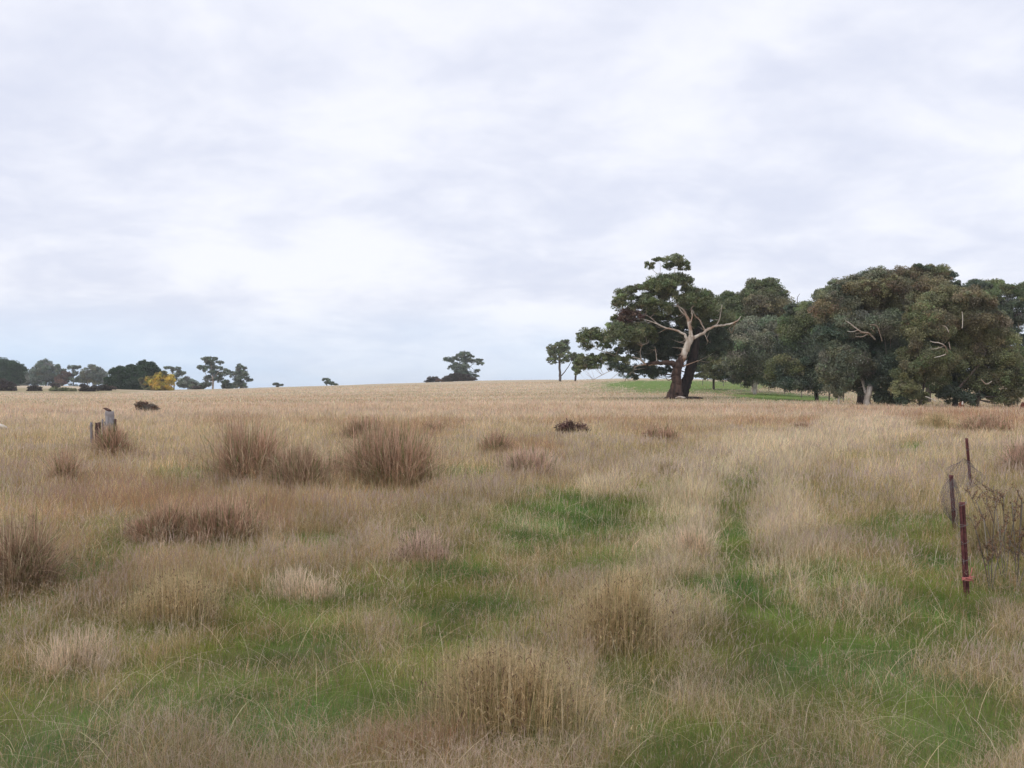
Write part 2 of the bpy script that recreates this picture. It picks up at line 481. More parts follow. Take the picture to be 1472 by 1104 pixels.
def cover(x, y):
    """weights (n, kinds) of what covers the ground at world x, y"""
    x = np.asarray(x, float); y = np.asarray(y, float)
    yy = np.maximum(y, 0.5)
    r = np.hypot(x, y)
    W = np.zeros((len(x), len(KINDS)))
    near = smooth(19, 6, r); mid = smooth(60, 12, r)
    n1 = fbm(x, y, 1.9, 4, 3); n2 = fbm(x, y, 0.7, 3, 4); n3 = fbm(x, y, 6.0, 3, 5); n4 = fbm(x, y, 30, 3, 6)
    W[:, 0] = 1.0
    W[:, 1] = (0.3 + 2.0 * near) * smooth(0.42, 0.60, n1) + 0.8 * near + 0.25 * mid
    W[:, 2] = 0.5 * smooth(0.45, 0.7, n3) + 0.35 * smooth(30, 110, r)
    W[:, 3] = 0.35 * smooth(0.4, 0.65, n2) + 0.15 + 0.75 * smooth(25, 110, r)
    W[:, 4] = 0.30 * smooth(0.50, 0.7, fbm(x, y, 2.6, 3, 7)) * mid + 0.25 * smooth(0.52, 0.68, n4) * smooth(220, 60, r)
    W[:, 5] = 0.35 * smooth(0.50, 0.68, fbm(x, y, 1.4, 3, 8)) * mid + 0.12 + 0.75 * near
    W[:, 7] = 0.22 + 1.6 * near * n2 + 0.3 * mid + 0.4 * smooth(0.55, 0.7, fbm(x, y, 14, 3, 9)) * smooth(300, 100, r)
    bd = fbm(x * .12, y, 9.0, 3, 60); far_ = smooth(45, 100, r)
    W[:, 7] += 0.9 * far_ * smooth(.55, .68, bd); W[:, 2] += 0.9 * far_ * smooth(.48, .36, bd); W[:, 4] += .35 * far_ * smooth(.5, .62, fbm(x * .15, y, 6.0, 3, 61)) * smooth(260, 120, r)
    jit = (n1 - 0.5) * 1.1 + (n2 - 0.5) * 0.9
    tt = x / yy; lyy = np.log(yy)
    for k, px, py, rx, ry, s in PATCH:
        X0, Y0 = at(px, py); t0 = (px - 736) / F
        ly = ry / max(py - HY, 8)
        m_ = np.nonzero((np.abs(tt - t0) * F < 2.3 * rx) & (np.abs(lyy - math.log(Y0)) < 2.3 * ly) & (y > 0))[0]
        if not len(m_): continue
        q = np.sqrt(((tt[m_] - t0) * F / rx) ** 2 + ((lyy[m_] - math.log(Y0)) / ly) ** 2)
        W[m_, KINDS.index(k)] += s * (2.6 if k == 'green' else 1) * smooth(1.35, 0.55, q + jit[m_])
    for i_, tr_ in enumerate(TRACKS):                        # wheel tracks pressed into the grass
        for (ax, ay), (bx, by) in zip(tr_[:-1], tr_[1:]):
            for f in (0.0, 0.34, 0.67):
                px = ax + (bx - ax) * f; py = ay + (by - ay) * f
                X0, Y0 = at(px, py); t0 = (px - 736) / F; ww = 0.42 * F / Y0
                ww = max(ww, 9); ly = max(abs(by - ay), 10) * .35 / (py - HY)
                k_ = np.nonzero((np.abs(tt - t0) * F < 3.6 * ww) & (np.abs(lyy - math.log(Y0)) < 3.6 * ly) & (y > 0))[0]
                if not len(k_): continue
                q = np.sqrt(((tt[k_] - t0) * F / ww) ** 2 + ((lyy[k_] - math.log(Y0)) / ly) ** 2)
                m_ = smooth(1.3, 0.6, q + jit[k_] * .35)
                W[k_, 7] += 1.8 * m_; W[k_, 1] += 1.3 * m_ * smooth(30, 12, r[k_])
                W[k_, 2] += 1.3 * smooth(1.2, .5, np.abs(q - 1.9) + jit[k_] * .4)
    for k, px, d, rx, rl, s in FAR:
        t0 = (px - 736) / F
        q = np.sqrt(((tt - t0) * F / rx) ** 2 + (np.log(yy / d) / rl) ** 2)
        W[:, KINDS.index(k)] += s * smooth(1.3, 0.7, q + jit * 1.0) * (y > 0)
    tuf = smooth(0.42, 0.52, fbm(x, y, 1.1, 3, 40) * 0.40 + 0.42 * fbm(x, y, 0.42, 2, 41) + 0.18 * n3)
    open_ = smooth(40, 9, r)
    gap = 1 - open_ * (1 - tuf) * 0.93
    W[:, [0, 2, 3, 4]] *= gap[:, None]
    W[:, 1] += 1.3 * (1 - tuf) * smooth(24, 7, r); W[:, 7] += 0.7 * (1 - tuf) * smooth(40, 12, r)
    g = W[:, 1] + W[:, 6]
    damp = 1 / (1 + 1.1 * g)
    W[:, [0, 2, 3]] *= damp[:, None]
    return W / W.sum(1)[:, None]


# ------------------------------------------------------------------ ground sheet
def ground_mesh():
    az = np.concatenate([np.linspace(-0.72, 0.72, 330), np.linspace(0.74, 2 * math.pi - 0.74, 90)])
    rr = np.concatenate([[0.0], np.exp(np.linspace(math.log(0.8), math.log(700), 330)), np.exp(np.linspace(math.log(730), math.log(1900), 14))])
    A, R = np.meshgrid(az, rr[1:])
    x = (R * np.sin(A)).ravel(); y = (R * np.cos(A)).ravel()
    x = np.append(x, 0.0); y = np.append(y, 0.0)
    z = H(x, y)
    V = np.stack([x, y, z], 1); na = len(az); nr = len(rr) - 1; c = len(V) - 1
    i = np.arange(nr - 1)[:, None] * na; j = np.arange(na)[None, :]; j2 = (j + 1) % na
    Q = np.stack([i + j, i + na + j, i + na + j2, i + j2], -1).reshape(-1, 4)
    W = cover(x, y)
    r = np.hypot(x, y)
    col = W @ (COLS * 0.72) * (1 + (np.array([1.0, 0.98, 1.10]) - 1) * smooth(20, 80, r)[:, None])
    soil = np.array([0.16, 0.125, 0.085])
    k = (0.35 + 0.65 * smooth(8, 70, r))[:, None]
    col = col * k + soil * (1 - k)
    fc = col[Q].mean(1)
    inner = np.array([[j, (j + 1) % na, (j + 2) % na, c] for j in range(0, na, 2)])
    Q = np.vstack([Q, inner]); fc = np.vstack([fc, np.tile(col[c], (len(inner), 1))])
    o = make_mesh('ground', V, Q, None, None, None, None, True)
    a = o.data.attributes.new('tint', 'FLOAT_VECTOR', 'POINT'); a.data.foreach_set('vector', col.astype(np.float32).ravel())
    m = leafy('paddock_ground', 0.9, 0.0, 0.05, 0.22, 1.1)
    o.data.materials.append(m)
    return tag(o, kind='structure')


ground_mesh()

# ------------------------------------------------------------------ paddock grass (one mass nobody could count)
LAND = {}


def blades(n, rmin, rmax, half, K, seed, wmin, wk, hscale=1.0, tall=0.0):
    rg = np.random.default_rng(seed)
    r = np.exp(rg.uniform(math.log(rmin), math.log(rmax), n)); a = rg.uniform(-half, half, n)
    x = r * np.sin(a); y = r * np.cos(a)
    # gather a share of the blades into small tufts
    W = cover(x, y)
    cs = np.cumsum(W, 1); u = rg.random(n)[:, None]
    kind = (u > cs).sum(1).clip(0, len(KINDS) - 1)
    hum = 0.45 + 1.15 * fbm(x, y, 0.75, 3, 12) ** 1.3 * (0.6 + 0.8 * fbm(x, y, 3.5, 2, 13))
    gg = W[:, 1] + W[:, 6]
    h = HGT[kind] * (0.30 + 1.1 * rg.random(n) ** 1.6) * (0.5 + hum) * hscale * (1 - 0.5 * np.clip(gg, 0, 0.85) * (kind != 1))
    h = h * (1 + 0.15 * smooth(15, 50, r)) * (0.60 + 0.40 * smooth(5, 17, r))
    if tall:
        h = h * tall
    w = np.maximum(wmin, wk * r) * (0.7 + 0.6 * rg.random(n))
    lean = rg.gamma(1.5, 0.30, n) + 0.05
    flat = rg.random(n) < 0.16 * smooth(30, 8, r) + 0.03
    lean = np.where(flat, lean + 0.9, lean)
    ld = rg.uniform(0, 2 * math.pi, n)
    wind = rg.random(n) < 0.15
    ld = np.where(wind, rg.normal(-0.3, 0.7, n), ld)
    face = rg.uniform(0, math.pi, n)
    z = H(x, y) - 0.01
    P = np.stack([x, y, z], 1)
    prof = [1.0, 0.85, 0.55, 0.08] if K == 3 else ([1.0, 0.8, 0.12] if K == 2 else [1.0, 0.35])
    V, Q = ribbons(P, h, w, ld, lean, face, prof)
    c = COLS[kind]
    br = (0.72 + 0.56 * rg.random(n))[:, None]
    hue = 1 + rg.normal(0, 0.06, (n, 3))
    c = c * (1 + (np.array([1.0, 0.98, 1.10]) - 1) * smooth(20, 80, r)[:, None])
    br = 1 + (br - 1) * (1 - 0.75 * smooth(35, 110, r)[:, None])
    isg = (kind == 1) | (kind == 6) | (kind == 7)
    c = np.where(isg[:, None], c * (0.45 + 1.15 * fbm(x, y, 0.38, 3, 71))[:, None] * (1 + (fbm(x, y, 0.8, 2, 72) - .5)[:, None] * np.array([.9, .1, -.3])), c)
    c = c * br * hue * (0.80 + 0.42 * fbm(x, y, 1.3, 3, 51))[:, None]
    mixg = (rg.random(n) < 0.18 * smooth(90, 40, r))[:, None]
    c = np.where(mixg & (kind[:, None] != 1), c * 0.55 + COLS[5] * 0.45, c)
    C = np.repeat(c[:, None, :], K, 1)
    s = np.linspace(0, 1, K)[None, :, None]
    C = C * (1 - 0.0 * s) + 0
    return V, Q, C.reshape(-1, 3)


def stalks(n, rmin, rmax, half, seed):
    """fine flowering stems with a soft seed head"""
    rg = np.random.default_rng(seed)
    r = np.exp(rg.uniform(math.log(rmin), math.log(rmax), n)); a = rg.uniform(-half, half, n)
    x = r * np.sin(a); y = r * np.cos(a)
    W = cover(x, y)
    keep = rg.random(n) < np.clip(1.15 - 1.3 * (W[:, 1] + W[:, 6]), 0.06, 1) * (0.25 + 1.3 * fbm(x, y, 1.6, 3, 31))
    x = x[keep]; y = y[keep]; r = r[keep]; W = W[keep]; n = len(x)
    h = (0.26 + 0.20 * rg.random(n)) * (0.6 + 0.7 * fbm(x, y, 2.2, 2, 14)) * (0.62 + 0.38 * smooth(5, 15, r)) * np.clip(1.1 - 1.2 * (W[:, 1] + W[:, 6]), .35, 1)
    w = np.maximum(0.0018, 0.00038 * r)
    lean = rg.gamma(2.2, 0.15, n); ld = rg.normal(-0.3, 2.2, n)
    P = np.stack([x, y, H(x, y)], 1)
    V, Q = ribbons(P, h, w, ld, lean, rg.uniform(0, math.pi, n), [0.6, 0.55, 0.5, 0.7, 1.8, 0.3])
    pk = rg.random(n)[:, None]
    rust = np.clip(W[:, 4:5] * 1.6, 0, 1)
    head = np.array([0.60, 0.50, 0.40]) * (1 - pk) + np.array([0.48, 0.355, 0.30]) * pk
    head = head * (1 - rust) + np.array([0.36, 0.21, 0.15]) * rust
    stem = np.array([0.44, 0.355, 0.225]) * (0.8 + 0.4 * rg.random(n))[:, None]
    C = np.stack([stem, stem, stem, head, head], 1)
    return V, Q, C.reshape(-1, 3)


def panicles(n, rmin, rmax, half, seed):
    """airy seed heads on hair-thin stems: many tiny spikelets round each tip"""
    rg = np.random.default_rng(seed)
    r = np.exp(rg.uniform(math.log(rmin), math.log(rmax), n)); a = rg.uniform(-half, half, n)
    x = r * np.sin(a); y = r * np.cos(a); W = cover(x, y)
    keep = rg.random(n) < np.clip(1.2 - 1.6 * (W[:, 1] + W[:, 6] + 0.6 * W[:, 7]), 0.03, 1)
    x, y, r, W = x[keep], y[keep], r[keep], W[keep]; n = len(x)
    h = (0.24 + 0.17 * rg.random(n)) * (0.65 + 0.7 * fbm(x, y, 1.1, 2, 14)) * (0.62 + 0.38 * smooth(5, 15, r)); z = H(x, y) + h
    m = 9; t = rg.random((n, m)); sp = 0.018 * (1 - t * .6)
    P = np.stack([x[:, None] + rg.normal(0, 1, (n, m)) * sp, y[:, None] + rg.normal(0, 1, (n, m)) * sp, z[:, None] - 0.10 * (1 - t)], -1).reshape(-1, 3)
    N = n * m; rr = np.repeat(r, m)
    V, Q = ribbons(P, 0.016 + 0.016 * rg.random(N), np.maximum(0.0020, 0.00038 * rr), rg.uniform(0, 6.28, N), rg.uniform(.1, 1.6, N), rg.uniform(0, 3.14, N), [0.7, 0.5])
    pk = rg.random((n, 1)); ru = np.clip(W[:, 4:5] * 1.5, 0, 1)
    c = (np.array([.62, .52, .38]) * (1 - pk) + np.array([.50, .37, .30]) * pk) * (1 - ru) + np.array([.38, .23, .165]) * ru
    return V, Q, np.repeat(c, m, 0) * (0.75 + 0.5 * rg.random((N, 1)))


def litter(n, rmin, rmax, half, seed):
    """broken and bent dead stems lying across the grass"""
    rg = np.random.default_rng(seed)
    r = np.exp(rg.uniform(math.log(rmin), math.log(rmax), n)); a = rg.uniform(-half, half, n)
    x = r * np.sin(a); y = r * np.cos(a); P = np.stack([x, y, H(x, y) + .01], 1)
    h = rg.uniform(.10, .38, n); lean = rg.gamma(4, .28, n) + .25
    V, Q = ribbons(P, h, np.maximum(.0028, .00050 * r), rg.uniform(0, 6.28, n), lean, rg.uniform(0, 3.14, n), [1, .9, .9, .8, .5], 1.15, .03, rg)
    c = np.array([.74, .62, .42]) * rg.uniform(.55, 1.1, (n, 1)) * (1 + rg.normal(0, .05, (n, 3)))
    return V, Q, np.repeat(c, 4, 0)


parts = [blades(520000, 2.6, 7, 0.60, 3, 21, 0.0018, 0.00034),
         blades(760000, 7, 17, 0.57, 2, 26, 0.0018, 0.00033),
         blades(950000, 17, 105, 0.55, 2, 22, 0.003, 0.00040),
         blades(360000, 55, 330, 0.55, 1, 23, 0.003, 0.00050, 0.6),
         stalks(60000, 3.2, 14, 0.60, 24), stalks(90000, 14, 80, 0.55, 25), panicles(42000, 3.2, 13, 0.60, 27), litter(3600, 3.2, 15, 0.60, 28)]
V, Q, T = join(parts)
g = make_mesh('grass', V, Q, T, M_GRASS)
tag(g, 'dry straw coloured paddock grass with low green patches', 'grass', kind='stuff')
del parts, V, Q, T


# ------------------------------------------------------------------ tussocks and rushes
def tussock(label, px, py, wpx, hpx, style, n=900, seed=0, cat='tussock', group=None, name='grass_tussock', dist=None, deep=0.8, leanx=0.0):
    rg = np.random.default_rng(1000 + seed); n = int(n * 2.1)
    X0, Y0 = at(px, py) if dist is None else atd(px, dist)
    if 12 < Y0 < 60: n = int(n * 1.4); hpx = hpx * 1.12
    R = 0.5 * wpx * Y0 / F; hh = hpx * Y0 / F
    Z0 = Hs(X0, Y0)
    a = rg.uniform(0, 2 * math.pi, n); q = np.sqrt(rg.random(n))
    # several root crowns inside the clump give it an uneven top
    nc = max(5, int(8 + R * 9))
    ca = rg.uniform(0, 6.28, nc); cq = np.sqrt(rg.random(nc)) * .78 * R; cx = np.cos(ca) * cq; cy = np.sin(ca) * cq * deep; ch = (0.45 + 0.55 * rg.random(nc)) * (1.05 - (0.1 if style in ('rush', 'olive') else 0.35) * np.clip(np.abs(cx / R), 0, 1.2)); ch = np.maximum(ch, 0.50) if style in ('rush', 'olive') else ch
    ci = rg.integers(0, nc, n)
    sc = (0.55 if style in ('rush', 'olive') else 0.38) * rg.gamma(2, 0.5, n); bx = cx[ci] + np.cos(a) * q * R * sc; by = cy[ci] + np.sin(a) * q * R * sc * deep
    h = (hh * 1.02 + 0.04) * ch[ci] * (0.35 + 0.8 * rg.random(n))
    w = max(0.0017, 0.00027 * Y0) * (0.6 + 0.8 * rg.random(n))
    out = np.arctan2(by - cy[ci] * 0.5, bx - cx[ci] * 0.4)
    ld = out + rg.normal(0, 1.5, n)
    lean = rg.gamma(1.6, 0.08 if style in ('rush', 'olive') else 0.13, n) + leanx + (rg.random(n) < .16) * rg.uniform(.2, 1.0, n)
    if style == 'straw': h = h * .8; keepn = rg.random(n) < .5; h = np.where(keepn, h, h * .35)
    P = np.stack([X0 + bx, Y0 + by, H(X0 + bx, Y0 + by) - 0.02], 1)
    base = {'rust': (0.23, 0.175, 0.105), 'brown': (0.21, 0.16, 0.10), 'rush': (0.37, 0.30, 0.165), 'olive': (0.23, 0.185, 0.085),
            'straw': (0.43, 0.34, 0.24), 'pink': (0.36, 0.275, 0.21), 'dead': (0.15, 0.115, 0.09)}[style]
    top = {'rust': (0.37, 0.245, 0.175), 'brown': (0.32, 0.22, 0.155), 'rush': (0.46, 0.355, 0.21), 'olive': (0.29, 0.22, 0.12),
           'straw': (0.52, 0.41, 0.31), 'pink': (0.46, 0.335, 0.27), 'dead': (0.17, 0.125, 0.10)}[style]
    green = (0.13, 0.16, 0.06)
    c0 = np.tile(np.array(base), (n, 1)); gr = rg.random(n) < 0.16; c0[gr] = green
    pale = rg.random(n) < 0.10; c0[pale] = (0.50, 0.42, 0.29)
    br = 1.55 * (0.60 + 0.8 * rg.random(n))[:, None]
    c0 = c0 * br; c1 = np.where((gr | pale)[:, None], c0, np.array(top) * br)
    if style in ('rust', 'brown', 'pink', 'straw'):
        prof = [1, 0.9, 0.8, 0.8, 1.5, 0.4]
    else:
        prof = [1, 1, 0.9, 0.8, 0.6, 0.15]
    V, Q = ribbons(P, h, w, ld, lean, rg.uniform(0, math.pi, n), prof, 1.7, 0.02, rg)
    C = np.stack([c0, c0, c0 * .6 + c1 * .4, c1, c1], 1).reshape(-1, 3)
    pr = [(V, Q, C)]
    if style in ('rust', 'brown', 'rush', 'pink') and Y0 < 45:        # seed clusters hanging near the tips
        m = int(n * 0.9)
        k = rg.integers(0, n, m)
        tip = V.reshape(n, 6, 2, 3)[k, 4, 0]
        hd = rg.uniform(0, 6.28, m)
        V2, Q2 = ribbons(tip, np.full(m, 0.035 * max(1, Y0 / 20)) * (0.5 + rg.random(m)), np.full(m, 0.006 * max(1, Y0 / 14)), hd, rg.uniform(0.5, 1.5, m), rg.uniform(0, 3.14, m), [0.4, 1.0, 0.2])
        dk = rg.random((m, 1)) < .22; C2 = np.repeat(np.where(dk, np.array([0.17, 0.10, 0.08]), np.array(top) * 1.1) * (0.6 + 0.8 * rg.random((m, 1))), 2, 0)
        pr.append((V2, Q2, C2))
    V, Q, C = join(pr)
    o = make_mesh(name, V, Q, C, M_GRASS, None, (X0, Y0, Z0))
    return tag(o, label, cat, group or 'tussocks scattered through the paddock')


TUS = [
    ('tall dark rusty tussock with feathery top, left of the brown clumps', 352, 705, 100, 96, 'rust', 2600),
    ('lower brown tussock leaning off the right side of the tall feathery one', 430, 712, 80, 66, 'brown', 1700),
    ('short pinkish tussock between the two big brown clumps', 488, 694, 60, 50, 'rust', 1200),
    ('broad russet tussock with olive stems, right of the two big brown clumps', 566, 704, 120, 98, 'rust', 3000),
    ('faint reddish tussock rising behind the broad russet clump', 522, 640, 60, 42, 'rust', 900),
    ('small reddish-brown tussock in front of the grey wooden stumps', 166, 666, 50, 48, 'rust', 1700),
    ('thin reddish tuft standing left below the wooden stumps', 92, 704, 34, 58, 'rust', 700),
    ('tall brown tussock cut by the left picture edge', 30, 856, 90, 128, 'brown', 2600),
    ('russet tussock above the small green hollow on the left', 222, 785, 70, 74, 'rust', 1700),
    ('wide straw and russet tussock in the left middle of the paddock', 320, 782, 120, 66, 'rust', 2600),
    ('brown rush clump left of centre in the foreground grass', 245, 895, 120, 76, 'rush', 2400),
    ('tall golden-brown rush clump, upright, in the centre foreground', 868, 935, 120, 128, 'rush', 3600),
    ('lower olive-brown rush clump with bent stems, nearest the camera', 715, 1045, 170, 130, 'rush', 3800),
    ('russet tuft left of the pinkish tussock in mid paddock', 716, 660, 54, 38, 'rust', 900),
    ('pinkish tussock at the middle of the paddock', 765, 692, 62, 52, 'pink', 1500),
    ('small orange-brown tussock right of the dead twiggy bush', 962, 642, 28, 30, 'rust', 600),
    ('faint orange-brown tussock beside the small one in mid field', 938, 640, 26, 26, 'rust', 450),
    ('tiny brown tuft just below the dead twiggy bush', 857, 650, 14, 22, 'rush', 200),
    ('small russet tuft on the pale track bend', 1153, 622, 24, 18, 'rust', 300),
    ('olive tuft at the edge of the green strip in mid paddock', 968, 690, 44, 26, 'olive', 700),
    ('olive and brown rush clump behind the front steel picket', 1445, 800, 90, 92, 'olive', 2400),
    ('purplish brown clump at the right edge beyond the pickets', 1466, 686, 50, 56, 'pink', 1200),
    ('russet rush bank in front of the right hand trees, left part', 1345, 622, 60, 30, 'rush', 900),
    ('russet rush bank in front of the right hand trees, right part', 1415, 628, 80, 34, 'rust', 1300),
    ('pale rounded straw hump left of centre', 430, 862, 110, 58, 'straw', 2200),
    ('pinkish straw hump above the green hollow in the middle', 605, 812, 90, 48, 'pink', 1500),
    ('pale straw tuft beside the green wheel track', 1000, 800, 70, 62, 'straw', 1500),
    ('straw tuft with a few bent stems at the left foreground', 100, 965, 130, 90, 'straw', 1900),
    ('dull brown tuft on the far left slope by the tall feathery tussock', 318, 612, 22, 14, 'rust', 200),
    ('reddish tuft cluster under the faint tussock on the rise', 625, 628, 34, 22, 'rust', 400),
]
for i, (lb, px, py, wp, hp, st, n) in enumerate(TUS):
    tussock(lb, px, py, wp, hp, st, n, i)

# ------------------------------------------------------------------ trees
LEAFK = 1.85
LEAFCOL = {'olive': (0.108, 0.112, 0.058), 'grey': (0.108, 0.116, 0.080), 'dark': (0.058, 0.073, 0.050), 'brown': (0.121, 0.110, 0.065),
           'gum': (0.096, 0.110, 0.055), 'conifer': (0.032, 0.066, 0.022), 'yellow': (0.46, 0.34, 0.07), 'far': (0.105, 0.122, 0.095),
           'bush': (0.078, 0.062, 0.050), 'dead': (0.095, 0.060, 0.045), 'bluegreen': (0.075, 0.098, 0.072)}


def leaf_cloud(pads, leaf, rg, dens=1.0, droop=0.3, colvar=0.25):
    """pads: rows of (x,y,z,rx,ry,rz,colourname). every pad is a heap of leaf tufts"""
    Ps = []; Cs = []; Ns = []
    extra = []
    for (x, y, z, rx, ry, rz, cn) in pads:                   # side tufts break the outline of each clump
        for _ in range(3):
            a = rg.uniform(0, 6.28); b = rg.uniform(-.5, 1.1); q = rg.uniform(.75, 1.15); f = rg.uniform(.32, .55)
            extra.append((x + rx * q * math.cos(a) * math.cos(b), y + ry * q * math.sin(a) * math.cos(b), z + rz * q * math.sin(b), rx * f, ry * f, rz * f, cn))
    for (x, y, z, rx, ry, rz, cn) in list(pads) + extra:
        rm = (rx * ry * rz) ** (1 / 3)
        rx *= 1.22; ry *= 1.22; rz *= 1.22
        rm = (rx * ry * rz) ** (1 / 3)
        nt = int(max(7, min(70, 6.0 * (rm / (leaf * 2.6)) ** 1.6)))
        # tuft centres: around the shell of the pad, upper side favoured
        d = rg.normal(0, 1, (nt, 3)); d /= np.linalg.norm(d, axis=1)[:, None]
        fl = (d[:, 2] < -0.2) & (rg.random(nt) < 0.6); d[:, 2] = np.where(fl, -d[:, 2] * 0.7, d[:, 2])
        rad = 0.35 + 0.62 * rg.random(nt) ** 0.6
        c = d * rad[:, None]
        tr = rm * (0.22 + 0.26 * rg.random(nt))
        tr = np.maximum(tr, leaf * 1.2)
        base = np.array(LEAFCOL[cn]) * (1.0 if cn in ('yellow', 'conifer', 'bush') else LEAFK) * (1 + rg.normal(0, colvar * 0.5))
        for k in range(nt):
            m = int(dens * 26 * (tr[k] / leaf) ** 1.8) + 10
            e = rg.normal(0, 1, (m, 3)); e /= np.linalg.norm(e, axis=1)[:, None]
            e *= (rg.random(m) ** 0.42)[:, None]
            up = e[:, 2] > -0.1
            e[~up, 2] *= 0.5 + droop * 2.2 * rg.random((~up).sum())
            e *= np.array([1.2, 1.2, 0.85]) * tr[k]
            Ps.append(np.array([x, y, z]) + c[k] * np.array([rx, ry, rz]) * 0.92 + e)
            tc = base * (1 + rg.normal(0, colvar * 0.6)) * (1 + rg.normal(0, 0.07, 3))
            Cs.append(np.clip(tc[None, :] * (0.7 + 0.6 * rg.random((m, 1))), 0.01, 1))
    P = np.concatenate(Ps); C = np.concatenate(Cs); n = len(P)
    # leaf-sized rhombs hanging mostly downward
    ax = rg.normal(0, 1, (n, 3)) + np.array([0, 0, -0.5]); ax /= np.linalg.norm(ax, axis=1)[:, None]
    sd_ = np.cross(ax, rg.normal(0, 1, (n, 3))); sd_ /= np.linalg.norm(sd_, axis=1)[:, None] + 1e-9
    L = leaf * (0.6 + 0.8 * rg.random(n))[:, None]; Wd = L * 0.55
    V = np.stack([P - ax * L * .5, P + sd_ * Wd * .5, P + ax * L * .5, P - sd_ * Wd * .5], 1).reshape(-1, 3)
    Q = np.arange(n * 4).reshape(-1, 4)
    return V, Q, C


def tree(label, d, base_px, pads, stems, leaf=None, bark_m=B_DARK, cat='tree', group=None, seed=0, name='gum_tree', dens=1.0, twigs=True,
         limbs=None, limb_mat=None, limb_name='limb', deepk=0.8, droop=0.3, colvar=0.25, crown_name='crown', grow=1.0):
    """pads: (px, py, rx px, ry px, colour[, depth shift m]); stems: list of polylines (px, py, radius px[, depth shift])"""
    rg = np.random.default_rng(500 + seed)
    X0, Y0 = atd(base_px, d); Z0 = Hs(X0, Y0)
    k = d / F
    root = empty(name, (X0, Y0, Z0)); tag(root, label, cat, group)
    if d > 300 and leaf is None: leaf = d * 0.00105; grow *= 1.05
    if d > 300: pads = [(p[0], p[1] + .2 * p[3], p[2], p[3] * 1.25, *p[4:]) for p in pads]
    if leaf is None: leaf = max(0.13, d * 0.00145)

    def W3(px, py, dz=0.0):
        dd = d + dz
        return np.array([(px - 736) / F * dd, dd, EYE + _Z0 + (HY - py) / F * dd])
    pp = []
    for p in pads:
        px, py, rx, ry, cn = p[:5]; rx *= grow; ry *= grow; dz = p[5] if len(p) > 5 else rg.normal(0, 0.35) * rx * k
        c = W3(px, py, dz)
        pp.append((c[0], c[1], c[2], rx * k, (0.5 * (rx + ry)) * k * deepk, ry * k, cn))
    V, Q, C = leaf_cloud(pp, leaf, rg, dens, droop, colvar)
    gz = H(V[:, 0], V[:, 1]) + 0.03
    V[:, 2] = np.maximum(V[:, 2], gz)
    make_mesh(crown_name, V, Q, C, M_LEAF, root, (X0, Y0, Z0))
    tp = []; lparts = {}
    anchors = []
    for i, st in enumerate(stems):
        rows = []
        for j, s in enumerate(st):
            dz = s[3] if len(s) > 3 else 0.0
            c = W3(s[0], s[1], dz)
            if j == 0 and s[1] >= 9000: c[2] = Hs(c[0], c[1]) - 0.15
            rows.append((*c, max(s[2] * k, 0.02)))
        # the first point of a stem that starts at the ground is let into it
        if i == 0 or (len(st[0]) > 4 and st[0][4]):
            rows[0] = (rows[0][0], rows[0][1], Hs(rows[0][0], rows[0][1]) - 0.2, rows[0][3])
        sp = spline(rows, 5)
        jit = rg.normal(0, 1, (len(sp), 3)) * (sp[:, 3:4] * 0.12); jit[0] = 0; sp[:, :3] += jit
        tp.append(tube(sp[:, :3], sp[:, 3], 9, 0.25, seed * 7 + i)); anchors.append(sp)
    if twigs:
        own = [-1] * len(anchors)
        for li, lm in enumerate(limbs or []):
            if limb_name != 'limb': break
            for st in lm:
                anchors.append(spline([(*W3(s[0], s[1], s[3] if len(s) > 3 else 0.0), max(s[2] * k, 0.02)) for s in st], 5)); own.append(li)
        A = np.vstack([a[len(a) // 3:] for a in anchors]); AO = np.concatenate([[o_] * (len(a) - len(a) // 3) for a, o_ in zip(anchors, own)])
        for q in pp:
            c = np.array(q[:3])
            dd = np.linalg.norm(A[:, :3] - c, axis=1) + np.where(A[:, 2] > c[2], 1.5, 0) * 1.0
            kx = np.argmin(dd); a = A[kx]
            for rep in range(2):
                e = c + rg.normal(0, 0.35, 3) * np.array(q[3:6])
                mid = (a[:3] + e) / 2 + rg.normal(0, 0.08, 3) * np.linalg.norm(e - a[:3]) + np.array([0, 0, -0.05]) * np.linalg.norm(e - a[:3])
                r0 = min(a[3] * 0.5, 0.010 * np.linalg.norm(e - a[:3]) + 0.015 + 0.00008 * d)
                sp = spline([(*a[:3], r0), (*mid, r0 * 0.65), (*e, max(r0 * 0.25, 0.01))], 4)
                (tp if AO[kx] < 0 else lparts.setdefault(int(AO[kx]), [])).append(tube(sp[:, :3], sp[:, 3], 5, 0.1, seed + rep))
    V, Q, _ = join(tp)
    make_mesh('trunk', V, Q, None, bark_m, root, (X0, Y0, Z0), True)
    for j, lm in enumerate(limbs or []):
        lt = []
        for st in lm:
            rows = [(*W3(s[0], s[1], s[3] if len(s) > 3 else 0.0), max(s[2] * k * 0.78, 0.015)) for s in st]
            sp = spline(rows, 5); jit = rg.normal(0, 1, (len(sp), 3)) * (sp[:, 3:4] * 0.15); jit[0] = 0; sp[:, :3] += jit
            lt.append(tube(sp[:, :3], sp[:, 3], 7, 0.2, seed + j))
        V, Q, _ = join(lt + lparts.get(j, []))
        make_mesh(limb_name, V, Q, None, limb_mat or B_WHITE, root, (X0, Y0, Z0), True)
    return root


# --- the big gum, traced on an enlargement (4.206 times, origin 780, 350)
def z2p(x, y): return 780 + x / 4.206, 350 + y / 4.206


def zp(rows):
    out = []
    for r in rows:
        a, b = z2p(r[0], r[1]); out.append((a, b, r[2] / 4.206, *r[3:]))
    return out


def zpad(rows):
    return [(*z2p(r[0], r[1]), r[2] / 4.206, r[3] / 4.206, *r[4:]) for r in rows]


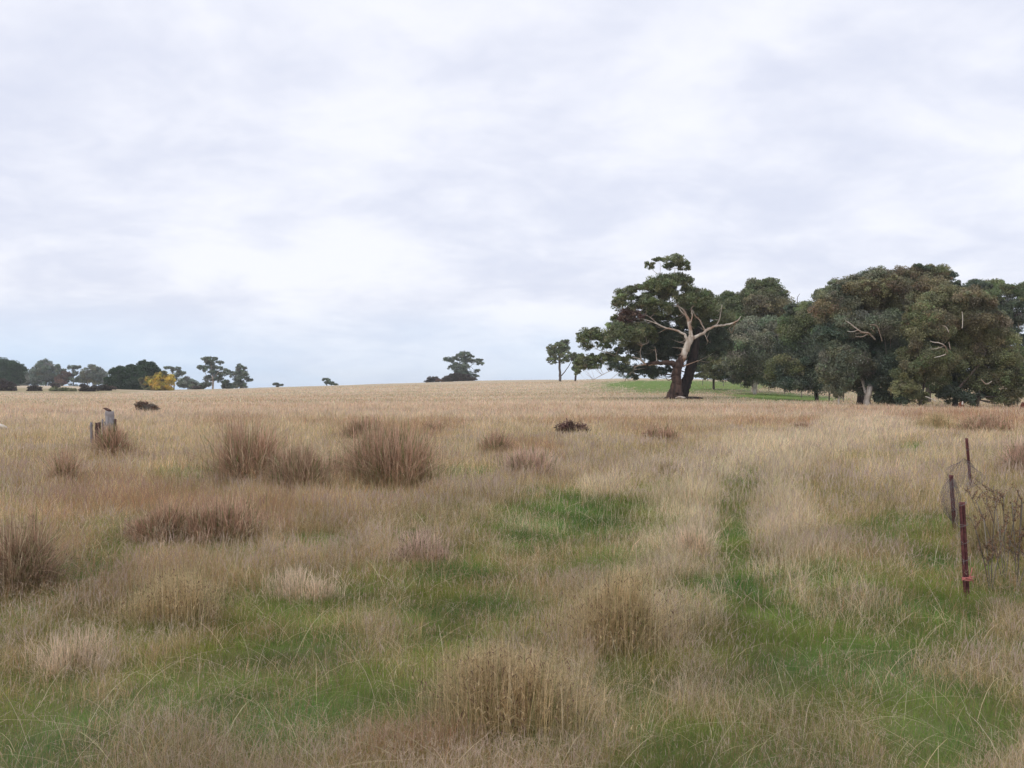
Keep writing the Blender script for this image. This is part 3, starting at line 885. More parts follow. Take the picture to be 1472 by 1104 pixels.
big_pads = zpad([
    (650, 138, 26, 17, 'gum', 0), (708, 104, 34, 11, 'gum', .5), (800, 112, 60, 30, 'gum', 0), (850, 140, 30, 26, 'gum', 0), (765, 138, 30, 18, 'gum', 1),
    (700, 250, 75, 38, 'gum'), (765, 218, 60, 30, 'gum'), (845, 228, 55, 38, 'gum'), (800, 265, 85, 32, 'gum'), (640, 262, 40, 26, 'gum'),
    (570, 280, 62, 26, 'gum'), (510, 305, 55, 30, 'gum'), (465, 345, 42, 32, 'gum'), (440, 380, 26, 28, 'gum'), (475, 375, 30, 22, 'gum'),
    (690, 320, 75, 34, 'olive'), (640, 345, 40, 34, 'gum'), (840, 330, 55, 34, 'olive'), (960, 325, 68, 34, 'gum'), (910, 360, 70, 34, 'gum'), (1000, 380, 50, 45, 'gum'),
    (600, 385, 75, 30, 'gum'), (700, 385, 80, 34, 'gum'), (520, 425, 55, 32, 'dead'), (475, 465, 45, 34, 'dead'), (555, 445, 50, 30, 'dead'), (430, 470, 22, 22, 'gum'),
    (660, 430, 50, 26, 'gum', 3), (790, 430, 60, 34, 'gum', 3), (930, 430, 75, 34, 'gum', 2.5), (1010, 460, 50, 36, 'gum', 2.5),
    (440, 525, 60, 34, 'gum'), (525, 515, 62, 30, 'gum'), (600, 525, 60, 34, 'gum'), (480, 570, 85, 34, 'gum'), (590, 580, 60, 28, 'gum', 2),
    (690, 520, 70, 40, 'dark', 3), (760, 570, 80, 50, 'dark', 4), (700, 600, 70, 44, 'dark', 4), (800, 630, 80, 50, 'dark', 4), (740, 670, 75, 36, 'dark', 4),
    (390, 590, 40, 34, 'gum'), (370, 625, 34, 20, 'gum'),
    (285, 545, 60, 28, 'gum'), (240, 590, 32, 38, 'gum'), (310, 580, 42, 28, 'gum'), (330, 545, 32, 22, 'gum'), (275, 630, 32, 16, 'gum'),
    (235, 720, 40, 30, 'gum'), (225, 765, 26, 30, 'gum'), (305, 700, 45, 26, 'gum'), (270, 745, 44, 24, 'gum'), (335, 735, 30, 22, 'gum'), (360, 690, 26, 20, 'gum'),
    (415, 700, 50, 28, 'gum'), (460, 665, 34, 26, 'dark'), (480, 715, 45, 30, 'gum'), (440, 750, 50, 26, 'dark'), (500, 770, 45, 30, 'dark'),
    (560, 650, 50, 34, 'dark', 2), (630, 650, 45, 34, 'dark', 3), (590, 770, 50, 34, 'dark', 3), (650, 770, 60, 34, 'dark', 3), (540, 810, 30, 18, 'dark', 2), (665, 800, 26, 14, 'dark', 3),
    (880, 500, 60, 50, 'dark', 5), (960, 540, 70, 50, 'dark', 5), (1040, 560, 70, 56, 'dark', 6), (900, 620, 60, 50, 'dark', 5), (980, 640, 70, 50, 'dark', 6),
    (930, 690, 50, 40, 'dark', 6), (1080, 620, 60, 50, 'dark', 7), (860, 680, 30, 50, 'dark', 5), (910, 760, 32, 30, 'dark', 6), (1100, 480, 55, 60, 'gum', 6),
])
big_pads = [(a, b, c, d_ * 1.22, *e) for a, b, c, d_, *e in big_pads]
big_pads += zpad([(740, 300, 60, 40, 'gum', 2), (880, 290, 50, 34, 'gum', 2), (560, 340, 50, 28, 'gum', 2), (640, 400, 60, 34, 'olive', 2), (850, 400, 60, 40, 'gum', 3),
    (960, 380, 70, 40, 'gum', 2), (560, 480, 60, 30, 'gum', 2), (650, 470, 60, 30, 'gum', 3), (720, 460, 60, 40, 'gum', 4), (540, 545, 70, 36, 'olive'), (640, 560, 60, 40, 'gum', 2),
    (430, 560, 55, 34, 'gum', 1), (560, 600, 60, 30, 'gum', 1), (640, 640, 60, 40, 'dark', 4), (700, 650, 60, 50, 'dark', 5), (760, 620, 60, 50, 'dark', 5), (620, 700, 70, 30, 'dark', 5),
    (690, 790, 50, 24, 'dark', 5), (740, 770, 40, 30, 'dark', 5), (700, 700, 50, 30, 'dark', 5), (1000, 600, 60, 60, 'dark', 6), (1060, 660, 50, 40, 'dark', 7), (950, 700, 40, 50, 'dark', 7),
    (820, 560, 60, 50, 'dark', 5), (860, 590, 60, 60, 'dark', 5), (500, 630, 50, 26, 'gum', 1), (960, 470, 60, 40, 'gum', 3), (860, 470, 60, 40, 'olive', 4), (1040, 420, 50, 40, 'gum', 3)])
main = zp([(800, 962, 56), (803, 925, 44), (806, 870, 34), (809, 820, 28), (813, 770, 26), (828, 728, 23), (850, 680, 19), (858, 660, 16)])
tree('large spreading gum with red-brown trunk, pale forked limbs and a charred second stem', 128.0, main[0][0], big_pads,
     [main,
      zp([(800, 950, 26), (765, 938, 17), (728, 945, 8), (712, 956, 4)]),
      zp([(820, 760, 18), (800, 735, 18), (770, 722, 15), (700, 722, 11), (628, 730, 9)]),
      zp([(846, 692, 9), (828, 694, 8), (818, 730, 7)])],
     bark_m=B_RED, seed=1, dens=0.8, leaf=0.18, colvar=0.22, group=None, grow=1.02,
     limbs=[
         [zp([(836, 708, 24), (850, 680, 26), (872, 625, 27), (893, 580, 25), (903, 560, 20)]), zp([(900, 575, 18), (896, 540, 15), (888, 490, 13), (872, 440, 11), (850, 400, 7), (820, 380, 5), (770, 372, 4)]),
          zp([(888, 490, 8), (905, 440, 6), (900, 390, 5), (930, 370, 3)]),
          zp([(872, 440, 6), (830, 400, 5), (800, 320, 5), (770, 290, 4), (735, 265, 3)]),
          zp([(800, 320, 4), (782, 280, 4), (785, 250, 2.5)]), zp([(800, 320, 3), (815, 240, 3), (800, 190, 3), (800, 150, 2)]),
          zp([(800, 230, 3), (760, 200, 2.5), (715, 190, 2), (712, 120, 1.6)]), zp([(730, 200, 2), (690, 180, 1.8), (650, 145, 1.2)])],
         [zp([(885, 600, 15), (868, 570, 13), (855, 550, 11), (820, 530, 9), (780, 518, 8), (735, 508, 7), (700, 490, 6), (650, 470, 4), (600, 455, 3)]),
          zp([(700, 490, 4), (640, 440, 3), (595, 430, 2)])],
         [zp([(900, 580, 15), (930, 562, 13), (965, 545, 12), (1000, 520, 11), (1040, 502, 9), (1090, 495, 8), (1140, 485, 7), (1180, 465, 5), (1198, 440, 2.5)]),
          zp([(1040, 502, 6), (1065, 470, 4), (1075, 430, 4), (1085, 370, 3)]), zp([(990, 530, 5), (968, 500, 5), (950, 465, 5), (925, 440, 4), (905, 400, 3)]),
          zp([(975, 540, 3), (990, 570, 3), (998, 600, 1.5)])],
         [zp([(800, 735, 14), (775, 720, 13), (740, 724, 11), (680, 728, 9), (628, 732, 8), (600, 708, 7), (560, 690, 5), (470, 685, 4), (400, 665, 3), (330, 640, 2)]),
          zp([(628, 732, 6), (570, 740, 5), (535, 775, 5), (505, 815, 3), (495, 835, 2)]), zp([(570, 740, 3), (500, 750, 3), (450, 790, 2), (400, 830, 1.5)]),
          zp([(470, 745, 2), (400, 775, 2), (350, 800, 2), (305, 825, 1.2)]), zp([(600, 708, 4), (590, 670, 3), (600, 620, 2.5), (640, 600, 1.5)]),
          zp([(690, 728, 4), (688, 680, 3), (680, 630, 2)])],
         [zp([(835, 745, 5), (870, 735, 4), (905, 722, 3), (945, 708, 1.6)])]],
     limb_mat=B_PALE)
# the charred stem belongs to the same tree
_root = [o for o in bpy.data.objects if o.name == 'gum_tree'][0]
_d = 129.3; _k = _d / F
rows = []
for (a, b, r) in zp([(838, 962, 34), (848, 905, 34), (862, 860, 34), (880, 815, 31), (893, 770, 30), (905, 720, 30), (918, 670, 26), (930, 600, 20), (945, 520, 12)]):
    rows.append(((a - 736) / F * _d, _d, EYE + _Z0 + (HY - b) / F * _d, r * _k))
rows[0] = (rows[0][0], rows[0][1], Hs(rows[0][0], rows[0][1]) - 0.2, rows[0][3])
sp = spline(rows, 5); V, Q = tube(sp[:, :3], sp[:, 3], 10, 0.35, 5)
make_mesh('charred_stem', V, Q, None, B_CHAR, _root, tuple(_root.location), True)

# fallen pieces round its foot
x0, y0 = atd(972 + 13, 125.5)


def log_piece(name, label, cat, pts, mat, group=None, sides=7):
    rows = [(x, y, Hs(x, y) + dz, r) for x, y, dz, r in pts]
    sp = spline(rows, 5); V, Q = tube(sp[:, :3], sp[:, 3], sides, 0.25, len(label))
    o = make_mesh(name, V, Q, None, mat, None, (rows[0][0], rows[0][1], rows[0][2]), True)
    return tag(o, label, cat, group)


log_piece('fallen_log', 'dark fallen bough lying right of the big gum trunk', 'log', [(x0 - .3, 126.5, .15, .16), (x0 + 1.2, 126.2, .2, .15), (x0 + 2.4, 126.4, .15, .07)], B_CHAR)
log_piece('bark_piece', 'small pale scrap of fallen bark at the foot of the big gum', 'bark', [(x0 - 1.3, 125.0, .2, .05), (x0 - .9, 124.8, .3, .16), (x0 - .4, 124.9, .25, .14), (x0, 125.0, .2, .04)], B_WHITE)
xl, yl = at(4, 626)
log_piece('fallen_log', 'pale bleached log in the grass at the left edge', 'log', [(xl - 1.2, yl, .2, .10), (xl - .3, yl + .1, .38, .11), (xl + .3, yl, .22, .05)], B_WHITE)

# --- the grove on the right
GROVE = 'trees of the grove on the right'
tree('rounded olive tree with two domed tops just right of the big gum', 175, 1085,
     [(1095, 414, 24, 12, 'gum'), (1108, 424, 20, 12, 'gum'), (1084, 424, 16, 12, 'olive'), (1072, 436, 22, 14, 'gum'), (1050, 436, 20, 14, 'gum'), (1035, 448, 16, 20, 'gum'), (1118, 438, 16, 16, 'gum'),
      (1098, 446, 28, 18, 'brown'), (1065, 460, 30, 22, 'gum'), (1095, 470, 34, 22, 'brown'), (1125, 458, 14, 18, 'gum'), (1045, 480, 22, 22, 'gum'), (1080, 495, 34, 22, 'olive'), (1115, 490, 28, 24, 'olive')],
     [[(1085, 560, 4), (1086, 520, 4), (1092, 470, 3), (1096, 430, 2)], [(1086, 520, 3), (1070, 480, 2), (1055, 445, 1.5)]], seed=2, group=GROVE, bark_m=B_PALE)
tree('grey-green drooping tree between the olive dome and the dark tree', 160, 1080,
     [(1095, 482, 34, 20, 'grey'), (1070, 500, 28, 22, 'grey'), (1108, 505, 32, 24, 'grey'), (1082, 520, 32, 20, 'grey'), (1120, 525, 28, 20, 'grey'), (1062, 532, 24, 14, 'grey'),
      (1098, 540, 34, 12, 'grey'), (1125, 490, 24, 24, 'grey'), (1070, 546, 18, 8, 'dark'), (1120, 546, 22, 12, 'olive')],
     [[(1085, 556, 2.4), (1086, 530, 2.4), (1095, 500, 1.6)], [(1086, 530, 1.6), (1110, 500, 1.2)], [(1060, 530, 1.2), (1062, 500, .8)]], seed=3, group=GROVE, bark_m=B_WHITE, droop=0.5)
tree('small olive tree seen just right of the charred stem', 185, 1025,
     [(1025, 520, 22, 14, 'olive'), (1012, 534, 14, 10, 'olive'), (1035, 532, 18, 14, 'grey'), (1022, 540, 18, 7, 'olive'), (1045, 515, 16, 16, 'dark'), (1045, 542, 14, 6, 'dark')],
     [[(1026, 552, 1.6), (1026, 536, 1.5), (1025, 520, 1)]], seed=4, group=GROVE)
tree('deep green tree with dead twigs at its top, left of the largest grove tree', 132, 1160,
     [(1150, 446, 16, 10, 'dark'), (1168, 444, 20, 10, 'gum'), (1142, 456, 14, 10, 'dark'), (1170, 462, 26, 16, 'gum'), (1148, 478, 26, 22, 'gum'), (1180, 485, 30, 24, 'dark'), (1145, 505, 26, 24, 'dark'),
      (1172, 515, 34, 28, 'dark'), (1196, 505, 26, 34, 'dark'), (1130, 530, 24, 20, 'olive'), (1152, 535, 28, 22, 'dark'), (1185, 540, 34, 20, 'dark'), (1118, 545, 14, 12, 'olive'), (1142, 553, 26, 9, 'dark'),
      (1170, 558, 20, 6, 'dark'), (1200, 550, 24, 14, 'dark'), (1210, 525, 24, 26, 'dark'), (1190, 465, 16, 16, 'gum'), (1205, 480, 20, 20, 'dark')],
     [[(1175, 580, 3), (1172, 555, 3), (1168, 520, 3), (1160, 480, 2), (1155, 450, 1.2)], [(1168, 520, 2), (1190, 480, 1.5)]], seed=5, group=GROVE, droop=0.45,
     limbs=[[[(1165, 450, 1.0), (1163, 440, .7), (1158, 432, .4)], [(1148, 450, .8), (1146, 430, .6), (1150, 422, .3)], [(1146, 436, .5), (1139, 430, .3)]]], limb_name='dead_branch', limb_mat=B_DARK)
tree('largest grey-green grove tree with bleached dead branch and thick pale trunk', 99, 1246,
     [(1206, 414, 16, 10, 'grey'), (1188, 430, 18, 12, 'grey'), (1176, 444, 14, 10, 'dark', 4), (1257, 396, 18, 11, 'grey'), (1240, 404, 18, 11, 'grey'), (1272, 400, 12, 10, 'grey'), (1222, 414, 22, 14, 'grey'), (1250, 418, 28, 16, 'brown'), (1280, 416, 26, 16, 'brown'), (1200, 426, 18, 14, 'grey'), (1212, 440, 24, 16, 'grey'),
      (1192, 452, 20, 20, 'brown'), (1240, 442, 30, 18, 'grey'), (1275, 445, 30, 20, 'brown'), (1218, 466, 28, 20, 'grey'), (1196, 482, 20, 20, 'bluegreen'), (1265, 470, 28, 20, 'grey'), (1290, 470, 18, 22, 'bluegreen'),
      (1236, 494, 24, 18, 'bluegreen', 2), (1272, 500, 26, 22, 'bluegreen', 1.5), (1205, 512, 24, 20, 'grey'), (1225, 520, 26, 22, 'grey'), (1190, 530, 12, 20, 'grey'), (1206, 545, 22, 20, 'grey'), (1250, 530, 22, 22, 'bluegreen', 2.5),
      (1228, 550, 16, 18, 'dark', 3), (1278, 530, 24, 24, 'bluegreen'), (1265, 550, 16, 14, 'bluegreen'), (1288, 556, 20, 18, 'dark'), (1275, 575, 18, 12, 'dark'), (1205, 560, 12, 10, 'grey'), (1298, 510, 14, 30, 'bluegreen'),
      (1232, 478, 22, 16, 'grey', 3), (1250, 560, 14, 8, 'dark', 2)],
     [[(1246, 589, 5.4), (1247, 574, 4.4), (1251, 558, 4), (1256, 520, 3, 2.5), (1256, 470, 2.2, 4), (1252, 420, 1.2, 4)], [(1248, 570, 3, .3), (1240, 548, 2.4, 1.5), (1225, 500, 1.6, 4), (1215, 450, 1, 4)],
      [(1256, 520, 2, 2.5), (1278, 470, 1.4, 4), (1280, 430, 1, 4)],
      [(1271, 588, 1.6, -1, True), (1269, 575, 1.4), (1272, 560, 1.3), (1276, 530, 1)], [(1206, 586, 1.3, 0, True), (1206, 572, 1.2), (1208, 550, 1)]], seed=6, group=GROVE, bark_m=B_WHITE, droop=0.5,
     limbs=[[[(1258, 488, 1.2, -3), (1249, 479, 1.5, -4.2), (1240, 478, 1.4, -4.4), (1232, 473, 1.1, -4.6), (1222, 465, .8, -4.8), (1215, 461, .4, -4.8)],
             [(1249, 479, .8, -4.2), (1240, 484, .7, -4.5), (1230, 484, .4, -4.6)], [(1234, 474, .7, -4.6), (1225, 477, .5, -4.7), (1218, 476, .3, -4.7)], [(1240, 478, .6, -4.4), (1230, 480, .3, -4.5)],
             [(1268, 490, .9, -3), (1265, 480, .8, -4), (1260, 468, .7, -4.3), (1250, 467, .5, -4.4)], [(1252, 472, .5, -4.3), (1257, 478, .5, -4.2)]]], limb_name='dead_branch')
tree('dark heavy trunk with shaded foliage standing behind the pale grove trunk', 108, 1236,
     [(1232, 545, 20, 14, 'dark'), (1220, 535, 18, 14, 'dark'), (1245, 530, 18, 16, 'dark'), (1215, 552, 12, 10, 'dark'), (1230, 515, 22, 16, 'dark')],
     [[(1238, 582, 6.5), (1237, 565, 5.5), (1234, 545, 5), (1236, 510, 3)]], seed=16, group=GROVE, bark_m=B_CHAR)
tree('brownish domed tree forming the top of the grove, a small twig on top', 122, 1335,
     [(1296, 398, 22, 12, 'brown'), (1318, 395, 22, 10, 'brown'), (1342, 394, 22, 11, 'olive'), (1360, 402, 16, 12, 'dark'), (1370, 413, 10, 10, 'dark'), (1310, 412, 30, 14, 'brown'), (1340, 412, 28, 14, 'brown'),
      (1362, 424, 16, 12, 'brown'), (1300, 432, 28, 18, 'olive'), (1330, 440, 30, 20, 'olive'), (1310, 465, 24, 24, 'olive'), (1318, 383, 5, 2.2, 'dark'), (1334, 386, 7, 2.2, 'dark'), (1384, 414, 8, 5, 'dark')],
     [[(1335, 584, 4), (1334, 530, 4), (1330, 460, 3), (1328, 400, 1.4), (1320, 384, .6)], [(1330, 460, 2), (1355, 420, 1.2)]], seed=7, group=GROVE)
tree('broad olive-brown tree sweeping to the ground at the right front of the grove', 93, 1375,
     [(1365, 424, 24, 13, 'brown'), (1392, 428, 24, 12, 'brown'), (1345, 436, 22, 14, 'olive'), (1410, 440, 20, 14, 'brown'), (1372, 446, 30, 16, 'brown'), (1325, 455, 20, 18, 'olive'), (1350, 466, 28, 18, 'brown'), (1400, 462, 28, 18, 'brown'), (1425, 468, 20, 18, 'brown'),
      (1318, 482, 18, 20, 'olive'), (1340, 492, 18, 14, 'dark', 2.5), (1378, 488, 28, 20, 'olive'), (1412, 492, 28, 20, 'brown'), (1438, 490, 18, 20, 'olive'), (1316, 512, 20, 18, 'olive'), (1345, 520, 26, 18, 'olive'), (1380, 518, 28, 20, 'olive'),
      (1415, 520, 26, 20, 'olive'), (1442, 518, 20, 20, 'olive'), (1308, 538, 18, 16, 'olive'), (1335, 545, 24, 14, 'olive'), (1300, 560, 16, 14, 'olive'), (1318, 572, 14, 11, 'olive'), (1375, 548, 22, 14, 'dark', 1.5), (1405, 548, 24, 16, 'olive'), (1435, 548, 22, 16, 'olive'),
      (1458, 550, 12, 18, 'olive'), (1370, 568, 18, 12, 'dark'), (1395, 575, 12, 12, 'dark'), (1350, 562, 14, 8, 'dark', 1.5), (1420, 566, 18, 8, 'dark', 2), (1446, 572, 20, 12, 'olive'), (1462, 568, 10, 14, 'olive'), (1295, 578, 10, 8, 'dark')],
     [[(1372, 590, 4), (1376, 560, 3.4, 1), (1382, 510, 2.6, 3), (1384, 460, 1.6, 3.5), (1380, 430, 1, 3)], [(1382, 510, 1.8, 3), (1350, 480, 1.2, 3), (1335, 460, .8, 3)], [(1376, 560, 2), (1410, 520, 1.5), (1425, 480, 1)],
      [(1406, 590, 2, 0, True), (1407, 570, 1.8), (1410, 540, 1.4)], [(1322, 590, 2, 0, True), (1324, 575, 1.8), (1330, 545, 1.4)]], seed=8, group=GROVE, droop=0.5,
     limbs=[[[(1362, 506, 1.0, -3), (1358, 497, 1.0, -4), (1350, 493, .9, -4.2), (1342, 492, .7, -4.3), (1337, 490, .4, -4.4)], [(1360, 509, .9, -3.8), (1352, 512, .7, -4.2), (1343, 514, .4, -4.3)],
             [(1356, 498, .6, -4), (1346, 501, .5, -4.2), (1338, 502, .3, -4.3)], [(1366, 502, .7, -3.6), (1364, 492, .5, -3.8)]],
            [[(1383, 472, .6, -3.2), (1384, 460, .5, -3.2), (1383, 448, .35, -3.1)]], [[(1364, 478, .7, -3.6), (1360, 470, .6, -3.6), (1354, 468, .3, -3.6)]],
            [[(1330, 570, .9, -4), (1338, 573, .9, -4), (1346, 577, .5, -4)]], [[(1410, 545, .8, -4), (1418, 552, 1, -4), (1426, 548, .6, -4)]]], limb_name='dead_branch')
tree('dark gum with pale stems and sky gaps at the right edge behind the grove', 150, 1455,
     [(1405, 412, 16, 8, 'dark'), (1425, 412, 20, 10, 'gum'), (1442, 418, 18, 10, 'gum'), (1465, 418, 20, 10, 'gum'), (1485, 425, 22, 14, 'gum'), (1412, 428, 22, 12, 'gum'), (1435, 445, 22, 12, 'dark'), (1462, 438, 20, 10, 'dark'), (1450, 458, 22, 10, 'dark'),
      (1475, 460, 18, 12, 'dark'), (1442, 480, 18, 14, 'dark'), (1468, 490, 16, 8, 'dark'), (1462, 508, 18, 10, 'gum'), (1490, 500, 18, 20, 'gum'), (1468, 530, 16, 8, 'dark'), (1450, 525, 14, 12, 'olive'), (1495, 530, 20, 20, 'dark')],
     [[(1462, 582, 1.8), (1462, 530, 1.6), (1464, 470, 1.1), (1462, 430, .7)], [(1462, 530, 1.1), (1440, 470, .8), (1432, 425, .6)], [(1464, 470, .8), (1480, 440, .6)]], seed=9, group=GROVE, bark_m=B_PALE)

# --- trees on the skyline, left to right
FARG = 'trees on the far paddock edge at left'
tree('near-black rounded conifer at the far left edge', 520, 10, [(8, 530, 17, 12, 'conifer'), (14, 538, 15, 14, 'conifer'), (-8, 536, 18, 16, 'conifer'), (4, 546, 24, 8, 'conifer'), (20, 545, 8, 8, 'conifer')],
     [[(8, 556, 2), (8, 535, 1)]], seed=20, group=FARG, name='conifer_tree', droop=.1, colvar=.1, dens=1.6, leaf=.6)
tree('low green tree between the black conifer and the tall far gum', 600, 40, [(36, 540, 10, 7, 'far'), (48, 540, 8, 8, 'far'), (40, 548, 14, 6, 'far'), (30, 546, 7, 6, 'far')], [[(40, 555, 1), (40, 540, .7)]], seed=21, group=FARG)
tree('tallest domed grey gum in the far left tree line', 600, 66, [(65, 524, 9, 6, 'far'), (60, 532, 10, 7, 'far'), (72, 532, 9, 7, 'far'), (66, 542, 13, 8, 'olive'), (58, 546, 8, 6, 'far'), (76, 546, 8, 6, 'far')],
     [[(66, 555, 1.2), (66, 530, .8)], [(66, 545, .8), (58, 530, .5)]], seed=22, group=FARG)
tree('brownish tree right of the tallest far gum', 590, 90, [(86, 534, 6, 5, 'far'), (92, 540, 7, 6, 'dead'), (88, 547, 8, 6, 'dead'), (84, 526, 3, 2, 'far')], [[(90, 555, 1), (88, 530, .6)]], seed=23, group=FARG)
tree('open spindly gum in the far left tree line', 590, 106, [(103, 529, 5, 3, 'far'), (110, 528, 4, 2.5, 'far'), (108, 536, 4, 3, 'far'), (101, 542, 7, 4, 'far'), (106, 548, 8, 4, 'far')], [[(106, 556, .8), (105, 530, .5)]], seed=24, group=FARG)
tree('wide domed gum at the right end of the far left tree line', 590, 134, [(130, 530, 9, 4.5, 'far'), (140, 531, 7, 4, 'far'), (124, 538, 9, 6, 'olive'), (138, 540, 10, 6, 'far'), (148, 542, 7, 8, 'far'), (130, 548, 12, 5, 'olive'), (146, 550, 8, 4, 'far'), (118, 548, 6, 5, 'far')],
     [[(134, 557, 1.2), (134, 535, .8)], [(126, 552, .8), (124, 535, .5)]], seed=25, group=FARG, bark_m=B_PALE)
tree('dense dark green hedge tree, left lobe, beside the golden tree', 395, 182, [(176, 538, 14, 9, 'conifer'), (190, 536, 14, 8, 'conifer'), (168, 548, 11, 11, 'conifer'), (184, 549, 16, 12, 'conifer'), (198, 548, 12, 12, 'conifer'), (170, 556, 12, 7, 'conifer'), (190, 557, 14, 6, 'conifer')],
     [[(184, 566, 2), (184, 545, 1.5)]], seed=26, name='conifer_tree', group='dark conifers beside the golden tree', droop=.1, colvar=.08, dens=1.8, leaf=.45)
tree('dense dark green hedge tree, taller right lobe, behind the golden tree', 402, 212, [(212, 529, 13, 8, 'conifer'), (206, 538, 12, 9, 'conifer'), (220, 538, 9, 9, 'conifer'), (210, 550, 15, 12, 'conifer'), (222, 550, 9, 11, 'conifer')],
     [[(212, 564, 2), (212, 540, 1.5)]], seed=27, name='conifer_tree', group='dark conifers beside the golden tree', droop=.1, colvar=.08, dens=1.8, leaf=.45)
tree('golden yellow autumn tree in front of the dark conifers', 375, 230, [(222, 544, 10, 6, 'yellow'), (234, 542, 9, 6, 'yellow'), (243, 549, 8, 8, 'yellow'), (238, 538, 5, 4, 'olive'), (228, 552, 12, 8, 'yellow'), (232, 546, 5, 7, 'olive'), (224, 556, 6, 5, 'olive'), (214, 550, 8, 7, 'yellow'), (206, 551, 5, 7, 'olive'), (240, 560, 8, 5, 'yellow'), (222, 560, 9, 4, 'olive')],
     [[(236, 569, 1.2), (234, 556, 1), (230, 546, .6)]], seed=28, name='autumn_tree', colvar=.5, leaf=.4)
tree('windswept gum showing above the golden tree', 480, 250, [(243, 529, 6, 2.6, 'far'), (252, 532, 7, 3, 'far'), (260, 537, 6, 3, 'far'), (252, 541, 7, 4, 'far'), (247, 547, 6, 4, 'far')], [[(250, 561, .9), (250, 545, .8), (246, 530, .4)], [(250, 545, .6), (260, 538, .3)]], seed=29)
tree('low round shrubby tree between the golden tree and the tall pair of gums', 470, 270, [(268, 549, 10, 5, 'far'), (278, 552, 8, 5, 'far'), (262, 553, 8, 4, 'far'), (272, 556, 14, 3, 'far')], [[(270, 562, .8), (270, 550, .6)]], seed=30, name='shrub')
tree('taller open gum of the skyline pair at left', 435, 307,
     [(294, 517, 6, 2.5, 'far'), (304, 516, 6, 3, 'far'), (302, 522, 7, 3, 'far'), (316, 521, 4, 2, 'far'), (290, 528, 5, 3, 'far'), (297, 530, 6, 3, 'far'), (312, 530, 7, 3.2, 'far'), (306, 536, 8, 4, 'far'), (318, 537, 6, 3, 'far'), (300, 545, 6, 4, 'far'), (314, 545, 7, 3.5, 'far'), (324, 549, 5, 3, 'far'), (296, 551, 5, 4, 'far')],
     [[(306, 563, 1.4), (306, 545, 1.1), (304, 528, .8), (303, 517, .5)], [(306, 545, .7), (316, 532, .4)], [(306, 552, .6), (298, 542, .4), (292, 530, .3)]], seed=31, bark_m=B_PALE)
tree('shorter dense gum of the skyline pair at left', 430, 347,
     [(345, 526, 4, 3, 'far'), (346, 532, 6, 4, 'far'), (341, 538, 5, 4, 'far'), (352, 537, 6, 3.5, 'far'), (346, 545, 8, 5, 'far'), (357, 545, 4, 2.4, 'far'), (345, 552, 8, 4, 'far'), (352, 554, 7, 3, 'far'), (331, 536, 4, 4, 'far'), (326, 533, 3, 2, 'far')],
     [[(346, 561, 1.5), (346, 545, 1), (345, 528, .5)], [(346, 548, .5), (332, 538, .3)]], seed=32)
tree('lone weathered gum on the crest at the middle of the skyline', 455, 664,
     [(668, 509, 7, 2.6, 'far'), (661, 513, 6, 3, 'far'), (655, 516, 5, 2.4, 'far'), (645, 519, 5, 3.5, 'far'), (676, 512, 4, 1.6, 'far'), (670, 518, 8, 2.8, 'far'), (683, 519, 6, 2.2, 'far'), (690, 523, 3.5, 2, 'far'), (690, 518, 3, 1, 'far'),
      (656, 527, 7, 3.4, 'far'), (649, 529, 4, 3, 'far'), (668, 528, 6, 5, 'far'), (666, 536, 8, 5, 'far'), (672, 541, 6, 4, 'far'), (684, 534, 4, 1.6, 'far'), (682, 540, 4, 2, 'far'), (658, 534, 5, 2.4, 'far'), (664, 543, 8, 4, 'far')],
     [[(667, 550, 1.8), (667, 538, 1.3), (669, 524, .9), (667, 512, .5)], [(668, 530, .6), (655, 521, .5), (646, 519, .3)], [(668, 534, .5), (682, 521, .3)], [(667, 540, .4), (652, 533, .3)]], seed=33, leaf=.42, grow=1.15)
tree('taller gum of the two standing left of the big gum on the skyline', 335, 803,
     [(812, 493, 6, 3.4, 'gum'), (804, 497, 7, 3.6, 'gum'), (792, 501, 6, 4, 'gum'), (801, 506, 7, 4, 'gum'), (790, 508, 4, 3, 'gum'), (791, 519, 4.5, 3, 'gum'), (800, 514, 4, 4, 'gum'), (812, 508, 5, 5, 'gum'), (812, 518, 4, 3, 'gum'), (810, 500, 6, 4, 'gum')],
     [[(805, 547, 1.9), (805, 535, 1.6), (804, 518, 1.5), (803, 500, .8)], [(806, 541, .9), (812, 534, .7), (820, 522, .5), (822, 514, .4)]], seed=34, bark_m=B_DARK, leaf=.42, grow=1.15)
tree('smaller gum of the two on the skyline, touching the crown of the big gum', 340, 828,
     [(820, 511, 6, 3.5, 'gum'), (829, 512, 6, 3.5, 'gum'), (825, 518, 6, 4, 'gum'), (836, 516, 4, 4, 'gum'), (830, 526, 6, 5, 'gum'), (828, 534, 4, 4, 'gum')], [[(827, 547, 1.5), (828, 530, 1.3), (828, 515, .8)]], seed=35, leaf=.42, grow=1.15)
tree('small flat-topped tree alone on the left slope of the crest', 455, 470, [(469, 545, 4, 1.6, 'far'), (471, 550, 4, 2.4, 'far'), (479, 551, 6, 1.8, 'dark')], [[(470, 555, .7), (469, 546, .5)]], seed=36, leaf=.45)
tree('faint tiny tree barely topping the slope left of centre', 520, 398, [(397, 552, 4, 1.6, 'far'), (402, 554, 4, 1.5, 'far')], [[(399, 560, .5), (398, 553, .4)]], seed=37, leaf=.5)


